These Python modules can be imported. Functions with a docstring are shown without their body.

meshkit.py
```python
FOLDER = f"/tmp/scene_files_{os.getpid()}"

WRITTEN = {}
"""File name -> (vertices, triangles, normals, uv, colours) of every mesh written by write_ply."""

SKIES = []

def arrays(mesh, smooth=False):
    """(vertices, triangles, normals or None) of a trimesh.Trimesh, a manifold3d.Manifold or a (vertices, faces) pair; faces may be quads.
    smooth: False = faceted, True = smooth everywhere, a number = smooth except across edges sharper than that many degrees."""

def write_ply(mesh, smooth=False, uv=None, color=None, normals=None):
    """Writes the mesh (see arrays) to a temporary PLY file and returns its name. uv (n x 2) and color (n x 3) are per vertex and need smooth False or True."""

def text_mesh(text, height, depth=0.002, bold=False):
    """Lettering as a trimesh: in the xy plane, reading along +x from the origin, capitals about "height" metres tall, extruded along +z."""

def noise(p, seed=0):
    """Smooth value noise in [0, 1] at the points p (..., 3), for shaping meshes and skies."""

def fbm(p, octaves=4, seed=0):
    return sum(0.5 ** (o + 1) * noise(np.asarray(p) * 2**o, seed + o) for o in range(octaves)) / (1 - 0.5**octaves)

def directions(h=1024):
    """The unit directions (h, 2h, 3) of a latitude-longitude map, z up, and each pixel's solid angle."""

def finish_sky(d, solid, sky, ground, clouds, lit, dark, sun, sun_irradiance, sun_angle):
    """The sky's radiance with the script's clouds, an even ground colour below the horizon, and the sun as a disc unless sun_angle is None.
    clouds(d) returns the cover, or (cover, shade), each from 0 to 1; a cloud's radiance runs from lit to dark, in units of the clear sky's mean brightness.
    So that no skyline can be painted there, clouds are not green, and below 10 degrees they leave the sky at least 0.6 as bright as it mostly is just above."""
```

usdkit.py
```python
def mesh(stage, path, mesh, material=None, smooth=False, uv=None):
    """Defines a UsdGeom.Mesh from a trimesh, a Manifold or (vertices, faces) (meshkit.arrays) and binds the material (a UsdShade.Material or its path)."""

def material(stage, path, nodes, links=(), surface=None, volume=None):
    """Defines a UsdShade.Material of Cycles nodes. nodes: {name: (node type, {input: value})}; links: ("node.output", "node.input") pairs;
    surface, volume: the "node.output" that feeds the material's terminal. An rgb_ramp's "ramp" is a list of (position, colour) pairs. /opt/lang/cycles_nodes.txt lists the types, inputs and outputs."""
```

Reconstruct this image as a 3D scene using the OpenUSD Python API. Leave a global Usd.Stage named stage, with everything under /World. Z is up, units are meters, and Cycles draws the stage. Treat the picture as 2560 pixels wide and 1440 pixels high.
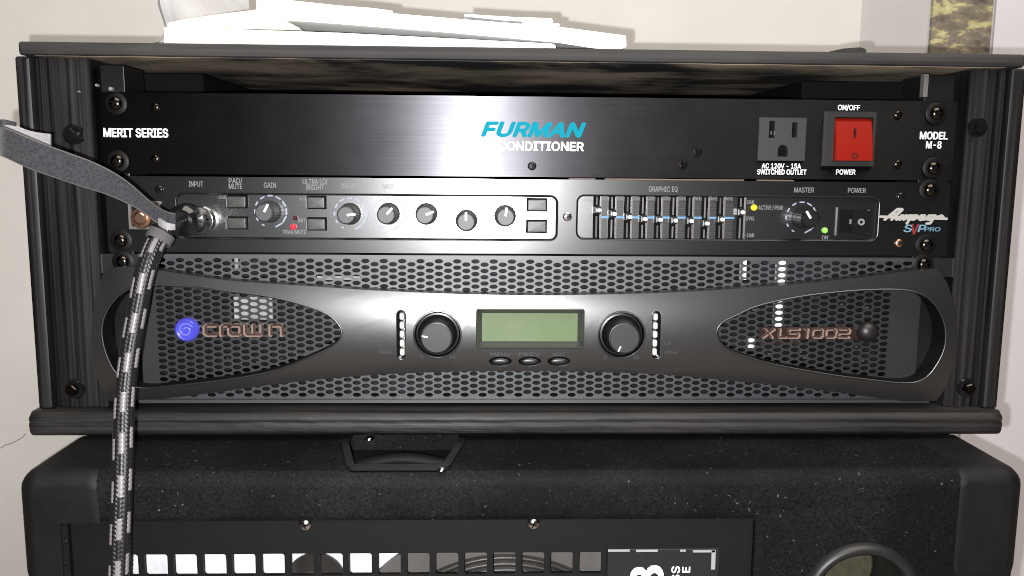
import math, random
import numpy as np, trimesh, manifold3d as m3, usdkit, meshkit
from shapely.geometry import Polygon, LineString, Point, box as sbox
from shapely.ops import unary_union
from shapely import affinity
from pxr import Usd, UsdGeom, UsdLux, UsdShade, Gf, Sdf, Vt

random.seed(7); rng = np.random.default_rng(7)
stage = Usd.Stage.CreateInMemory()
UsdGeom.SetStageUpAxis(stage, 'Z'); UsdGeom.SetStageMetersPerUnit(stage, 1.0)
UsdGeom.Xform.Define(stage, '/World'); UsdGeom.Scope.Define(stage, '/World/Looks')

# ------------------------------------------------------------------ camera
W, H, F = 2560.0, 1440.0, 2150.0
CAM = np.array([-.02644, -.4928, -.03996]); TILT, YAW, ROLL = .1383, .03253, .00851
_f = np.array([math.sin(YAW)*math.cos(TILT), math.cos(YAW)*math.cos(TILT), -math.sin(TILT)])
_r0 = np.cross(_f, [0, 0, 1]); _r0 /= np.linalg.norm(_r0); _u0 = np.cross(_r0, _f)
RX = math.cos(ROLL)*_r0 + math.sin(ROLL)*_u0; UP = -math.sin(ROLL)*_r0 + math.cos(ROLL)*_u0
cam = UsdGeom.Camera.Define(stage, '/World/camera')
M = Gf.Matrix4d(*RX, 0, *UP, 0, *(-_f), 0, *CAM, 1)
cam.AddTransformOp().Set(M)
cam.CreateFocalLengthAttr(30.0); cam.CreateHorizontalApertureAttr(30.0*W/F); cam.CreateVerticalApertureAttr(30.0*H/F)
cam.CreateClippingRangeAttr(Gf.Vec2f(.02, 50)); cam.CreateExposureAttr(0.0)
def at(px, py, Y=0.0):
    """where the photograph's point stands on the upright plane at depth Y: (x, z)"""
    d = _f + (px-W/2)/F*RX - (py-H/2)/F*UP
    p = CAM + d*((Y-CAM[1])/d[1])
    return float(p[0]), float(p[2])

# ------------------------------------------------------------------ lights: the phone's flash and a ceiling lamp out of view, set for the warm room light
fl = UsdLux.SphereLight.Define(stage, '/World/phone_flash')
fl.CreateRadiusAttr(.002); fl.CreateNormalizeAttr(True); fl.CreateIntensityAttr(5.8); fl.CreateColorAttr(Gf.Vec3f(.985, .985, 1.0))
fl.AddTranslateOp().Set(Gf.Vec3d(CAM[0]-.011, CAM[1]-.002, CAM[2]-.008))
cl = UsdLux.RectLight.Define(stage, '/World/unseen_ceiling_lamp')
cl.CreateWidthAttr(1.8); cl.CreateHeightAttr(1.4); cl.CreateNormalizeAttr(True); cl.CreateIntensityAttr(16.0); cl.CreateColorAttr(Gf.Vec3f(1, .925, .84))
cl.AddTranslateOp().Set(Gf.Vec3d(.45, -1.0, 1.7)); cl.AddRotateXOp().Set(28)

# ------------------------------------------------------------------ materials
LK = '/World/Looks/'
def mat(name, nodes, links, surface='p.BSDF'):
    return usdkit.material(stage, LK+name, nodes, links, surface=surface)
def plain(name, col, rough=.5, metal=0, spec=.5, **kw):
    return mat(name, {'p': ('principled_bsdf', dict(base_color=col, roughness=rough, metallic=metal, specular_ior_level=spec, **kw))}, [])
def grainy(name, col, col2, rough, scale, bump=0.0, dist=.0005, metal=0, spec=.5, stretch=(1, 1, 1), detail=4, lo=.35, hi=.65, rough2=None, **kw):
    nodes = {'g': ('geometry', {}), 'm': ('mapping', dict(scale=stretch)),
             'n': ('noise_texture', dict(scale=scale, detail=detail, roughness=.6)),
             'r': ('rgb_ramp', {'ramp': [(lo, col), (hi, col2)]}),
             'p': ('principled_bsdf', dict(roughness=rough, metallic=metal, specular_ior_level=spec, **kw))}
    links = [('g.position', 'm.vector'), ('m.vector', 'n.vector'), ('n.fac', 'r.fac'), ('r.color', 'p.base_color')]
    if rough2 is not None:
        nodes['rr'] = ('map_range', dict(from_min=.3, from_max=.7, to_min=rough, to_max=rough2)); links += [('n.fac', 'rr.value'), ('rr.result', 'p.roughness')]
    if bump:
        nodes['b'] = ('bump', dict(strength=bump, distance=dist)); links += [('n.fac', 'b.height'), ('b.normal', 'p.normal')]
    return mat(name, nodes, links)

WALL = grainy('wall_paint', (.775, .755, .72), (.835, .815, .78), .6, 9, .15, .002, detail=8)
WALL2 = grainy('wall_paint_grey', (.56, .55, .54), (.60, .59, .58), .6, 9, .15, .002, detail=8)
WALL3 = grainy('wall_paint_cool', (.77, .74, .78), (.83, .80, .84), .6, 9, .15, .002, detail=8)
FLOOR = grainy('floor_tile', (.22, .19, .16), (.3, .26, .22), .5, 14)
# black paint brushed on wood, grain along X or Z
def wood(name, stretch, a=(.0045, .004, .0042), b=(.019, .0165, .0155), rough=.30, bump=.55, rough2=.62):
    return mat(name, {'g': ('geometry', {}), 'm': ('mapping', dict(scale=stretch)), 'n': ('noise_texture', dict(scale=1.0, detail=5, roughness=.62, distortion=.4)),
        'n2': ('noise_texture', dict(scale=14, detail=4)), 'mx': ('math', dict(math_type='multiply_add', value2=.45)),
        'r': ('rgb_ramp', {'ramp': [(.5, a), (.66, (a[0]*1.6, a[1]*1.5, a[2]*1.5)), (.9, b)]}),
        'rr': ('map_range', dict(from_min=.35, from_max=.65, to_min=rough, to_max=rough2)),
        'b': ('bump', dict(strength=bump, distance=.0006)), 'p': ('principled_bsdf', dict(specular_ior_level=.5))},
        [('g.position', 'm.vector'), ('m.vector', 'n.vector'), ('g.position', 'n2.vector'), ('n2.fac', 'mx.value1'), ('n.fac', 'mx.value3'), ('mx.value', 'r.fac'), ('r.color', 'p.base_color'),
         ('n.fac', 'rr.value'), ('rr.result', 'p.roughness'), ('n.fac', 'b.height'), ('b.normal', 'p.normal')])
WOODZ = wood('black_wood_upright', (420, 60, 5), a=(.0026, .0023, .0025), b=(.0095, .0083, .0084), bump=.22, rough=.36)
WOODT = wood('black_wood_top', (8, 40, 160), a=(.010, .0095, .010), b=(.036, .033, .031), rough=.6, rough2=.75, bump=.3)
WOODU = wood('worn_underside', (9, 14, 22), a=(.014, .0135, .014), b=(.42, .335, .24), rough=.5, rough2=.7, bump=.3)
WOODB = wood('black_wood_base', (5, 60, 330), a=(.0022, .002, .0021), b=(.018, .016, .0148), rough=.5, rough2=.7, bump=.6)
DARKIN = plain('dark_inside', (.003, .003, .0034), .8, spec=.1)
# brushed anodised aluminium: lateral scratches widen the reflection upright
BRUSH = mat('brushed_black_aluminium', {'g': ('geometry', {}), 'm': ('mapping', dict(scale=(9, 1, 2600))), 'n': ('noise_texture', dict(scale=1, detail=3, roughness=.7)),
    't': ('combine_xyz', dict(x=0, y=0, z=1)), 'b': ('bump', dict(strength=.05, distance=.0002)),
    'r': ('rgb_ramp', {'ramp': [(.3, (.050, .048, .053)), (.7, (.066, .064, .070))]}),
    'n3': ('noise_texture', dict(scale=26, detail=6, roughness=.65)), 'mr': ('map_range', dict(from_min=.3, from_max=.7, to_min=.335, to_max=.385)),
    'p': ('principled_bsdf', dict(metallic=1, anisotropic=.80))},
    [('g.position', 'm.vector'), ('m.vector', 'n.vector'), ('t.vector', 'p.tangent'), ('n.fac', 'b.height'), ('b.normal', 'p.normal'), ('n.fac', 'r.fac'), ('r.color', 'p.base_color'), ('g.position', 'n3.vector'), ('n3.fac', 'mr.value'), ('mr.result', 'p.roughness')])
PAINT = grainy('satin_black_paint', (.0034, .0034, .0038), (.005, .005, .0055), .285, 1500, .10, .0002, spec=.85, ior=1.56)
PAINTI = grainy('satin_black_inset', (.0045, .0045, .0052), (.0062, .0062, .007), .283, 1500, .10, .0002, spec=1.0, ior=1.68)
BEZ = grainy('grey_black_bezel', (.0065, .0063, .0070), (.0092, .0088, .0096), .325, 1300, .12, .0002, spec=1.0, ior=1.62)
DARKIN2 = grainy('window_inside', (.0012, .0012, .0015), (.009, .0095, .011), .6, 30, lo=.5, hi=.68, spec=.2)
GRILL = grainy('perforated_steel_paint', (.023, .025, .028), (.028, .030, .034), .48, 900, .08, .0002, spec=.8, ior=1.6)
GRILLIN = grainy('amplifier_inside', (.0012, .0012, .0015), (.012, .013, .0155), .6, 20, lo=.48, hi=.66, spec=.2)
GRILLD = grainy('window_steel_paint', (.013, .014, .015), (.018, .019, .0205), .45, 900, .08, .0002, spec=.7)
LINER = plain('recess_liner', (.0028, .0028, .003), .6, spec=.15)
BLKP = plain('black_plastic', (.007, .007, .0075), .35)
BLKG = plain('glossy_black_plastic', (.006, .006, .007), .14)
RUB = plain('soft_black_knob', (.042, .041, .041), .5)
KNOBF = plain('knob_face', (.034, .034, .037), .5, spec=.7)
BTN = plain('dark_grey_button', (.024, .025, .022), .44, spec=.65)
WHT = plain('white_print', (.8, .8, .8), .6)
GRYT = plain('grey_print', (.20, .20, .21), .6)
FAINT = plain('faint_print', (.05, .05, .052), .6)
TEAL = plain('turquoise_print', (.001, .21, .29), .7, spec=.1)
PBLUE = plain('pale_blue_print', (.12, .25, .34), .5)
RED = plain('red_print', (.25, .02, .015), .5)
SCALE = plain('scale_blue', (.10, .24, .42), .5)
TICK = plain('dial_print', (.26, .30, .38), .5)
SLAT = plain('equaliser_scale', (.022, .021, .021), .38)
SLATL = plain('equaliser_line', (.055, .05, .047), .5)
EDGE = plain('scale_edge', (.13, .12, .115), .4)
MET = plain('nickel', (.55, .53, .5), .22, metal=1)
SCR = plain('black_nickel_screw', (.055, .047, .037), .2, metal=1)
SCRD = plain('dark_bronze_washer', (.0035, .003, .0028), .5, spec=.2)
CHR = plain('chrome', (.75, .75, .74), .15, metal=1)
COPPER = plain('copper_nut', (.55, .34, .24), .32, metal=1)
COPD = plain('copper_brown_letter', (.06, .036, .029), .25, metal=.2)
COPL = plain('copper_edge_highlight', (.34, .235, .20), .24, metal=.35)  # pale outline colour stands in for highlights along the letter edges
BRONZE = plain('bronze_plate', (.022, .011, .008), .35)
TAN = plain('lit_seam_tan', (.16, .11, .085), .6)
LCD = grainy('lcd_green', (.125, .17, .085), (.14, .185, .1), .25, 60)
LCDF = plain('lcd_frame', (.045, .05, .045), .16, spec=.8)
WLED = plain('clear_led', (.50, .50, .48), .25)
REDSW = plain('red_rocker', (.17, .005, .002), .42, spec=.2, emission_color=(1, .05, .005), emission_strength=.06)
OUTL = plain('grey_outlet', (.035, .034, .037), .4)
FRM = plain('switch_frame', (.020, .020, .020), .4)
def lamp(name, col, s): return plain(name, tuple(c*.5 for c in col), .3, emission_color=col, emission_strength=s)
LEDR = lamp('red_led', (1, .03, .06), .8); LEDY = lamp('yellow_led', (.75, .70, .03), .75); LEDG = lamp('green_led', (.35, .8, .12), .6); LEDRO = plain('unlit_red_led', (.06, .006, .008), .3)
BLUE = plain('blue_emblem', (.05, .05, .36), .22, coat_weight=.6, emission_color=(.12, .13, 1), emission_strength=.22)
BLUEL = plain('blue_emblem_line', (.16, .17, .55), .2)
CARPET = mat('speckled_black_covering', {'g': ('geometry', {}), 'n': ('noise_texture', dict(scale=700, detail=4, roughness=.75)), 'v': ('noise_texture', dict(scale=330, detail=2, roughness=.7)), 'w': ('noise_texture', dict(scale=16, detail=5)),
    'r': ('rgb_ramp', {'ramp': [(.36, (.0008, .0008, .0010)), (.66, (.0082, .0080, .0086))]}), 'rv': ('rgb_ramp', {'ramp': [(.695, (0, 0, 0)), (.76, (.09, .09, .09))]}), 'rw': ('rgb_ramp', {'ramp': [(.45, (.75, .75, .75)), (.75, (2.1, 2.0, 1.95))]}),
    'mu': ('mix_color', dict(blend_type='multiply', fac=1.0, use_clamp=False)), 'ad': ('mix_color', dict(blend_type='add', fac=1.0)), 'b': ('bump', dict(strength=.5, distance=.0003)), 'p': ('principled_bsdf', dict(roughness=.7, specular_ior_level=.14))},
    [('g.position', 'n.vector'), ('g.position', 'v.vector'), ('g.position', 'w.vector'), ('n.fac', 'r.fac'), ('v.fac', 'rv.fac'), ('w.fac', 'rw.fac'), ('r.color', 'mu.a'), ('rw.color', 'mu.b'), ('mu.result', 'ad.a'), ('rv.color', 'ad.b'), ('ad.result', 'p.base_color'), ('n.fac', 'b.height'), ('b.normal', 'p.normal')])
CAPM = grainy('moulded_corner', (.002, .0019, .002), (.0055, .005, .0049), .62, 60, .3, .0004, spec=.3)
GRS = grainy('black_grille_steel', (.0035, .0035, .004), (.0055, .0055, .006), .5, 700, .1, .0002, spec=.3)
BAFF = grainy('white_baffle', (.62, .62, .64), (.72, .72, .74), .6, 120, lo=.3, hi=.5)
DRVF = grainy('driver_frame', (.085, .078, .072), (.115, .105, .1), .5, 50)
CONE = grainy('driver_cone', (.02, .017, .014), (.032, .028, .024), .42, 200, .3)
OLIVE = grainy('olive_damping', (.040, .037, .019), (.060, .055, .03), .8, 220, .5, .001)
STRAPM = grainy('hook_tape_grey', (.006, .006, .008), (.029, .028, .034), .8, 800, .9, .0008, sheen_weight=.2)
STRAPE = plain('tape_edge', (.085, .08, .08), .8)
STRAPI = grainy('tape_inside', (.20, .195, .20), (.27, .265, .27), .8, 700, .5, .0005)
JACK = plain('cable_black_weave', (.009, .0085, .0085), .42)
TRAC = plain('cable_white_weave', (.18, .17, .175), .36)
PAPER = plain('white_paper', (.80, .80, .79), .6)
BINDER = grainy('white_binder', (.76, .76, .75), (.8, .8, .79), .35, 40)
CREAM = plain('cream_paper', (.66, .66, .56), .6)
SLEDGE = plain('sleeve_edge_grey', (.30, .29, .27), .3)
SLEEVE = mat('clear_plastic_sleeve', {'f': ('fresnel', dict(IOR=1.45)), 't': ('transparent_bsdf', dict(color=(.96, .96, .95))), 'd': ('diffuse_bsdf', dict(color=(.75, .74, .76))), 'g': ('glossy_bsdf', dict(roughness=.12, color=(.9, .9, .9))),
    'a': ('mix_closure', dict(fac=.52)), 'b': ('mix_closure', {})}, [('t.BSDF', 'a.closure1'), ('d.BSDF', 'a.closure2'), ('f.fac', 'b.fac'), ('a.closure', 'b.closure1'), ('g.BSDF', 'b.closure2')], surface='b.closure')
PICT = mat('stone_picture_print', {'g': ('geometry', {}), 'm': ('mapping', dict(scale=(1, 1, 2.0), rotation=(0, .6, 0))), 'n': ('noise_texture', dict(scale=30, detail=7, roughness=.62, distortion=.35)), 'n2': ('noise_texture', dict(scale=90, detail=5)),
    'r': ('rgb_ramp', {'ramp': [(.34, (.10, .085, .07)), (.44, (.22, .19, .15)), (.52, (.30, .26, .19)), (.56, (.58, .53, .27)), (.68, (.72, .67, .40))]}), 'x': ('mix_color', dict(blend_type='overlay', fac=.5)), 'p': ('principled_bsdf', dict(roughness=.35))},
    [('g.position', 'm.vector'), ('m.vector', 'n.vector'), ('g.position', 'n2.vector'), ('n.fac', 'r.fac'), ('r.color', 'x.a'), ('n2.fac', 'x.b'), ('x.result', 'p.base_color')])

# ------------------------------------------------------------------ things, parts, shapes
used = set()
def name_for(parent, name):
    p, k = f'{parent}/{name}', 0
    while p in used:
        k += 1; p = f'{parent}/{name}_{k:03d}'
    used.add(p); return p
def tag(prim, label=None, cat=None, group=None, kind=None):
    for k, v in (('label', label), ('category', cat), ('group', group), ('kind', kind)):
        if v: prim.SetCustomDataByKey(k, v)
    return prim
def thing(name, label, cat, group=None, loc=(0, 0, 0)):
    x = UsdGeom.Xform.Define(stage, name_for('/World', name))
    return tag(x.GetPrim(), label, cat, group)
def obj(name, mesh, m, parent=None, smooth=30, label=None):
    if isinstance(mesh, (list,)): mesh = trimesh.util.concatenate(mesh)
    base = str(parent.GetPath()) if parent else '/World'
    p = usdkit.mesh(stage, name_for(base, name), mesh, m, smooth=smooth).GetPrim()
    if label: p.SetCustomDataByKey('label', label)
    return p
def tm(v, f): return trimesh.Trimesh(np.asarray(v, float), np.asarray(f, int), process=False)
def loft(loops, cap0=True, cap1=True, closed=True):
    L = [np.asarray(l, float) for l in loops]; n = len(L[0]); v = np.vstack(L); f = []
    for k in range(len(L)-1):
        for i in range(n if closed else n-1):
            j = (i+1) % n; a, b, c, d = k*n+i, k*n+j, (k+1)*n+j, (k+1)*n+i
            f += [[a, b, c], [a, c, d]]
    extra = []
    if closed and cap0:
        extra.append(L[0].mean(0)); q = len(v); f += [[q, (i+1) % n, i] for i in range(n)]
    if closed and cap1:
        q = len(v)+len(extra); extra.append(L[-1].mean(0)); o = (len(L)-1)*n; f += [[q, o+i, o+(i+1) % n] for i in range(n)]
    if extra: v = np.vstack([v, extra])
    t = tm(v, f)
    return t
def fixn(t):
    if t.is_watertight and t.volume < 0: t.invert()
    return t
def face(a, b, y): return np.stack([a, np.full(len(a), y) if np.ndim(y) == 0 else y, b], 1)
def circ(cx, cz, r, y, n=32, wob=0, k=18):
    t = np.linspace(0, 2*np.pi, n, endpoint=False); rr = r*(1+wob*np.cos(k*t))
    return face(cx+rr*np.cos(t), cz+rr*np.sin(t), y)
def rrect(x0, x1, z0, z1, r, y, n=5, inset=0):
    x0 += inset; x1 -= inset; z0 += inset; z1 -= inset; r = max(r-inset, 1e-5); pts = []
    for cx, cz, a in ((x1-r, z1-r, 0), (x0+r, z1-r, 90), (x0+r, z0+r, 180), (x1-r, z0+r, 270)):
        for t in np.radians(np.linspace(a, a+90, n)): pts.append((cx+r*math.cos(t), cz+r*math.sin(t)))
    p = np.array(pts); return face(p[:, 0], p[:, 1], y)
def block(x0, x1, z0, z1, yf, yb, r=.0008, b=.0006, n=4):
    """box with rounded upright corners and a bevelled front edge; yf is the front (smaller Y)"""
    return fixn(loft([rrect(x0, x1, z0, z1, r, yb, n), rrect(x0, x1, z0, z1, r, yf+b, n), rrect(x0, x1, z0, z1, r, yf+b*.3, n, b*.3), rrect(x0, x1, z0, z1, r, yf, n, b)]))
def disc(cx, cz, prof, n=32, wob=0, k=18, wobmin=0):
    """turned shape: prof is a list of (radius, Y) from the back to the front"""
    return fixn(loft([circ(cx, cz, r, y, n, wob if r > wobmin else 0, k) for r, y in prof]))
def plate(poly, yf, th):
    out = []
    for g in getattr(poly, 'geoms', [poly]):
        if g.is_empty or g.geom_type != 'Polygon' or g.area < 1e-9: continue
        e = trimesh.creation.extrude_polygon(g, th, engine='earcut'); v = e.vertices
        out.append(tm(np.stack([v[:, 0], yf+th-v[:, 2], v[:, 1]], 1), e.faces))
    return trimesh.util.concatenate(out)
def poly_at(pts, Y): return Polygon([at(x, y, Y) for x, y in pts])
def spline(pts, n=12):
    from scipy.interpolate import CubicSpline
    p = np.array(pts, float); t = np.r_[0, np.cumsum(np.linalg.norm(np.diff(p, axis=0), axis=1))]
    return CubicSpline(t, p)(np.linspace(0, t[-1], n*len(p)))
def tube3(path, rad, n=20, caps=True):
    P = np.asarray(path, float); T = np.gradient(P, axis=0); T /= np.linalg.norm(T, axis=1, keepdims=True)
    ref = np.array([1., 0, 0]); loops = []
    r = np.broadcast_to(rad, len(P)) if np.ndim(rad) < 2 else rad
    for i in range(len(P)):
        a = ref - T[i]*(ref@T[i]); a /= np.linalg.norm(a); b = np.cross(T[i], a); ref = a
        t = np.linspace(0, 2*np.pi, n, endpoint=False)
        loops.append(P[i] + (np.cos(t)[:, None]*a + np.sin(t)[:, None]*b)*(r[i][:, None] if np.ndim(r) == 2 else r[i]))
    return fixn(loft(loops, caps, caps))
_glyph = {}
def text(s, px, py, wpx, hpx, Y, m, parent, bold=True, slant=0, depth=.0004, name='lettering', rot=0, fat=0):
    """lettering whose capitals stand hpx tall and whose line is wpx wide in the photograph, on the plane Y"""
    key = (s, bold)
    if key not in _glyph: _glyph[key] = meshkit.text_mesh(s, 1.0, 1.0, bold)
    t = _glyph[key].copy(); v = np.array(t.vertices); v[:, 0] -= v[:, 0].min(); wd = v[:, 0].max()
    c = at(px, py, Y); e = at(px+100, py, Y); mpp = math.hypot(e[0]-c[0], e[1]-c[1])/100
    v[:, 0] = (v[:, 0]-wd/2)/wd*wpx*mpp; v[:, 1] = (v[:, 1]-.5)*hpx*mpp; v[:, 0] += v[:, 1]*slant
    ca, sa = math.cos(rot), math.sin(rot)
    x, z = v[:, 0]*ca-v[:, 1]*sa, v[:, 0]*sa+v[:, 1]*ca
    base = np.stack([c[0]+x, Y+.00005-v[:, 2]*depth, c[1]+z], 1); ms = [tm(base, t.faces)]
    if fat:
        for k_, (dx, dz) in enumerate(((1, 0), (-1, 0), (0, 1), (0, -1))): ms.append(tm(base+np.array([dx*fat*mpp, -.00002*(k_+1), dz*fat*mpp*.7]), t.faces))
    return obj(name, ms, m, parent, smooth=False)
def strokes(lines, px, py, sx, sy, wid, Y, m, parent, name, depth=.0005, round_=True, mpp=None, slant=0):
    """letter shapes from strokes given in letter units; sx, sy pixels per unit, wid the pen in pixels"""
    c = at(px, py, Y); e = at(px+100, py, Y); k = (e[0]-c[0])/100
    g = unary_union([LineString([(c[0]+(x+slant*y)*sx*k, c[1]+y*sy*k) for x, y in l]).buffer(wid*k/2, cap_style=1 if round_ else 2, join_style=1 if round_ else 2, quad_segs=3) for l in lines])
    return obj(name, plate(g, Y+.00005-depth, depth), m, parent, smooth=False)
def screw(cx, cz, y, r, m, parent, name='screw', washer=None, dome=.5):
    if washer: 
        s = obj(name, disc(cx, cz, [(r*1.5, y+.0005), (r*1.65, y-.0006), (r*1.3, y-.0012), (r*.9, y-.0012)], 20), washer, parent)
        y -= .0011
    prof = [(r, y+.0008), (r, y-.0006)] + [(r*math.cos(a), y-.0006-r*dome*math.sin(a)) for a in np.radians((25, 50, 70, 84))]
    d = disc(cx, cz, prof, 20)
    p = obj('screw_head' if washer else name, d, m, s if washer else parent, smooth=50)
    yt = y-.0006-r*dome
    a = rng.uniform(0, 1.5); cr = unary_union([LineString([(cx-r*.5*math.cos(a+q), cz-r*.5*math.sin(a+q)), (cx+r*.5*math.cos(a+q), cz+r*.5*math.sin(a+q))]).buffer(r*.11, cap_style=2) for q in (0, math.pi/2)])
    obj('cross_slot', plate(cr, yt-.0001, r*dome*.4), DARKIN, s if washer else p, smooth=False)
    return p

# ------------------------------------------------------------------ setting: wall, floor
YW = .47
zt = at(1280, 118, -.006)[1]                       # the top of the rack
CZ = at(1280, 1092, -.004)[1]                      # the top of the cabinet
FLZ = CZ-.46
xa, xb, xc = at(2152, 60, YW)[0], at(2331, 60, YW)[0], at(2481, 60, YW)[0]
def slab(x0, x1, y0, y1, z0, z1): return trimesh.creation.box(bounds=[[x0, y0, z0], [x1, y1, z1]])
wl_ = obj('wall', slab(-2.2, xa, YW, YW+.1, FLZ, 1.9), WALL, smooth=False); tag(wl_, kind='structure')
sw_ = LineString([at(x, y, YW) for x, y in ((2, 1120), (14, 1112), (30, 1108), (44, 1100), (56, 1094), (62, 1086), (64, 1087))]).buffer(.0006)
obj('scuff_mark', plate(sw_, YW-.0002, .0006), plain('scuff', (.42, .37, .33), .8), wl_, smooth=False)
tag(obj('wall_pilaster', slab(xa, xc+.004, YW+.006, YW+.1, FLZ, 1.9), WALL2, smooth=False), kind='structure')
tag(obj('wall_right', slab(xc+.004, 2.2, YW+.002, YW+.1, FLZ, 1.9), WALL3, smooth=False), kind='structure')
tag(obj('floor', slab(-2.2, 2.2, -2.2, YW, FLZ-.05, FLZ), FLOOR, smooth=False), kind='structure')
pb = at(2400, 330, YW)[1]
tag(obj('picture_strip', slab(xb, xc, YW+.001, YW+.0055, pb, .32), PICT, smooth=False), 'narrow upright printed picture of stones and moss on the back wall', 'picture')

# ------------------------------------------------------------------ the rack case
case = thing('rack_case', 'black painted wooden rack case holding three audio units, standing on the speaker cabinet', 'rack case')
YF = -.006
xl, xr = at(63, 560, YF)[0], at(2535, 560, YF)[0]
xgl, xgr = at(101, 560, YF)[0], at(2497, 560, YF)[0]
xpl, xpr = at(252, 560, 0)[0], at(2388, 560, 0)[0]
ztb = at(1280, 152, YF)[1]; zbb = at(1280, 1023, YF)[1]; zb0 = at(1280, 1086, -.008)[1]
DEP = .40
def wavy(t, amp, sc):
    t = t.subdivide_to_size(.012) if False else t
    return t
obj('top_board', fixn(loft([np.array([[x, y, z] for x in [X]*1]) for X in ()])) if False else block(xl+.002, xr-.001, ztb, zt, YF, DEP, .0015, .0025), WOODT, case)
obj('underside_lining', slab(xgl+.002, xgr-.002, -.0035, DEP-.002, ztb-.0002, ztb+.0006), WOODU, case, smooth=False)
obj('side_board', block(xl, xgl, zbb, ztb-.0006, YF, DEP, .0015, .0018), WOODZ, case)
obj('side_board', block(xgr, xr, zbb, ztb-.0006, YF, DEP, .0015, .0018), WOODZ, case)
# upright posts: a few planed strips of uneven depth, so the brush marks catch light
def post(x0, x1, z0, z1, y, seed, n=7):
    r = np.random.default_rng(seed); e = np.sort(np.r_[x0, x1, r.uniform(x0, x1, n-1)]); e = np.r_[x0, e[1:-1][np.diff(e)[:-1] > .0012], x1]
    a, b = [], []
    pts = [(x0, .03)]
    for k in range(len(e)-1):
        d = y+r.uniform(-.0010, .0010); pts += [(e[k]+.0002, d+.0008), (e[k]+.0007, d), (e[k+1]-.0007, d+r.uniform(-.0004, .0004)), (e[k+1]-.0002, d+.0009)]
    pts.append((x1, .03)); P = Polygon(pts).buffer(0)
    t = trimesh.creation.extrude_polygon(P, z1-z0, engine='earcut'); v = np.array(t.vertices)
    v[:, 2] += z0; return tm(v, t.faces)
obj('rail_post', post(xgl+.0004, xpl-.0006, zbb+.0004, ztb-.001, -.0015, 3), WOODZ, case, smooth=20)
obj('rail_post', post(xpr+.0006, xgr-.0004, zbb+.0004, ztb-.001, -.0015, 5, 6), WOODZ, case, smooth=20)
for a, b in ((252, 312), (2312, 2388)):
    x0, x1 = at(a, 200, .003)[0], at(b, 200, .003)[0]
    obj('steel_rail', block(x0, x1, zbb+.002, ztb-.004, .0025, .03, .0006, .0006), BLKP, case)
xe = at(2311, 200, .004)
obj('rail_edge_glint', slab(xe[0]-.0012, xe[0]+.0014, .002, .006, at(2311, 243, .004)[1], at(2311, 186, .004)[1]), EDGE, case, smooth=False)  # catch light on the rail edge, painted as a pale strip
for a, b in ((312, 508), (2006, 2308)):
    x0, x1 = at(a, 200, .05)[0], at(b, 200, .05)[0]
    obj('dark_corner_block', slab(x0, x1, .05, .2, at(1280, 262, .05)[1], ztb-.0035), DARKIN, case, smooth=False)  # dark blocks at the dark upper corners of the opening
obj('back_board', slab(xgl, xgr, DEP-.01, DEP-.001, zbb, ztb-.004), DARKIN, case, smooth=False)
xbl, xbr = at(72, 1060, -.010)[0], at(2506, 1060, -.010)[0]
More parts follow.
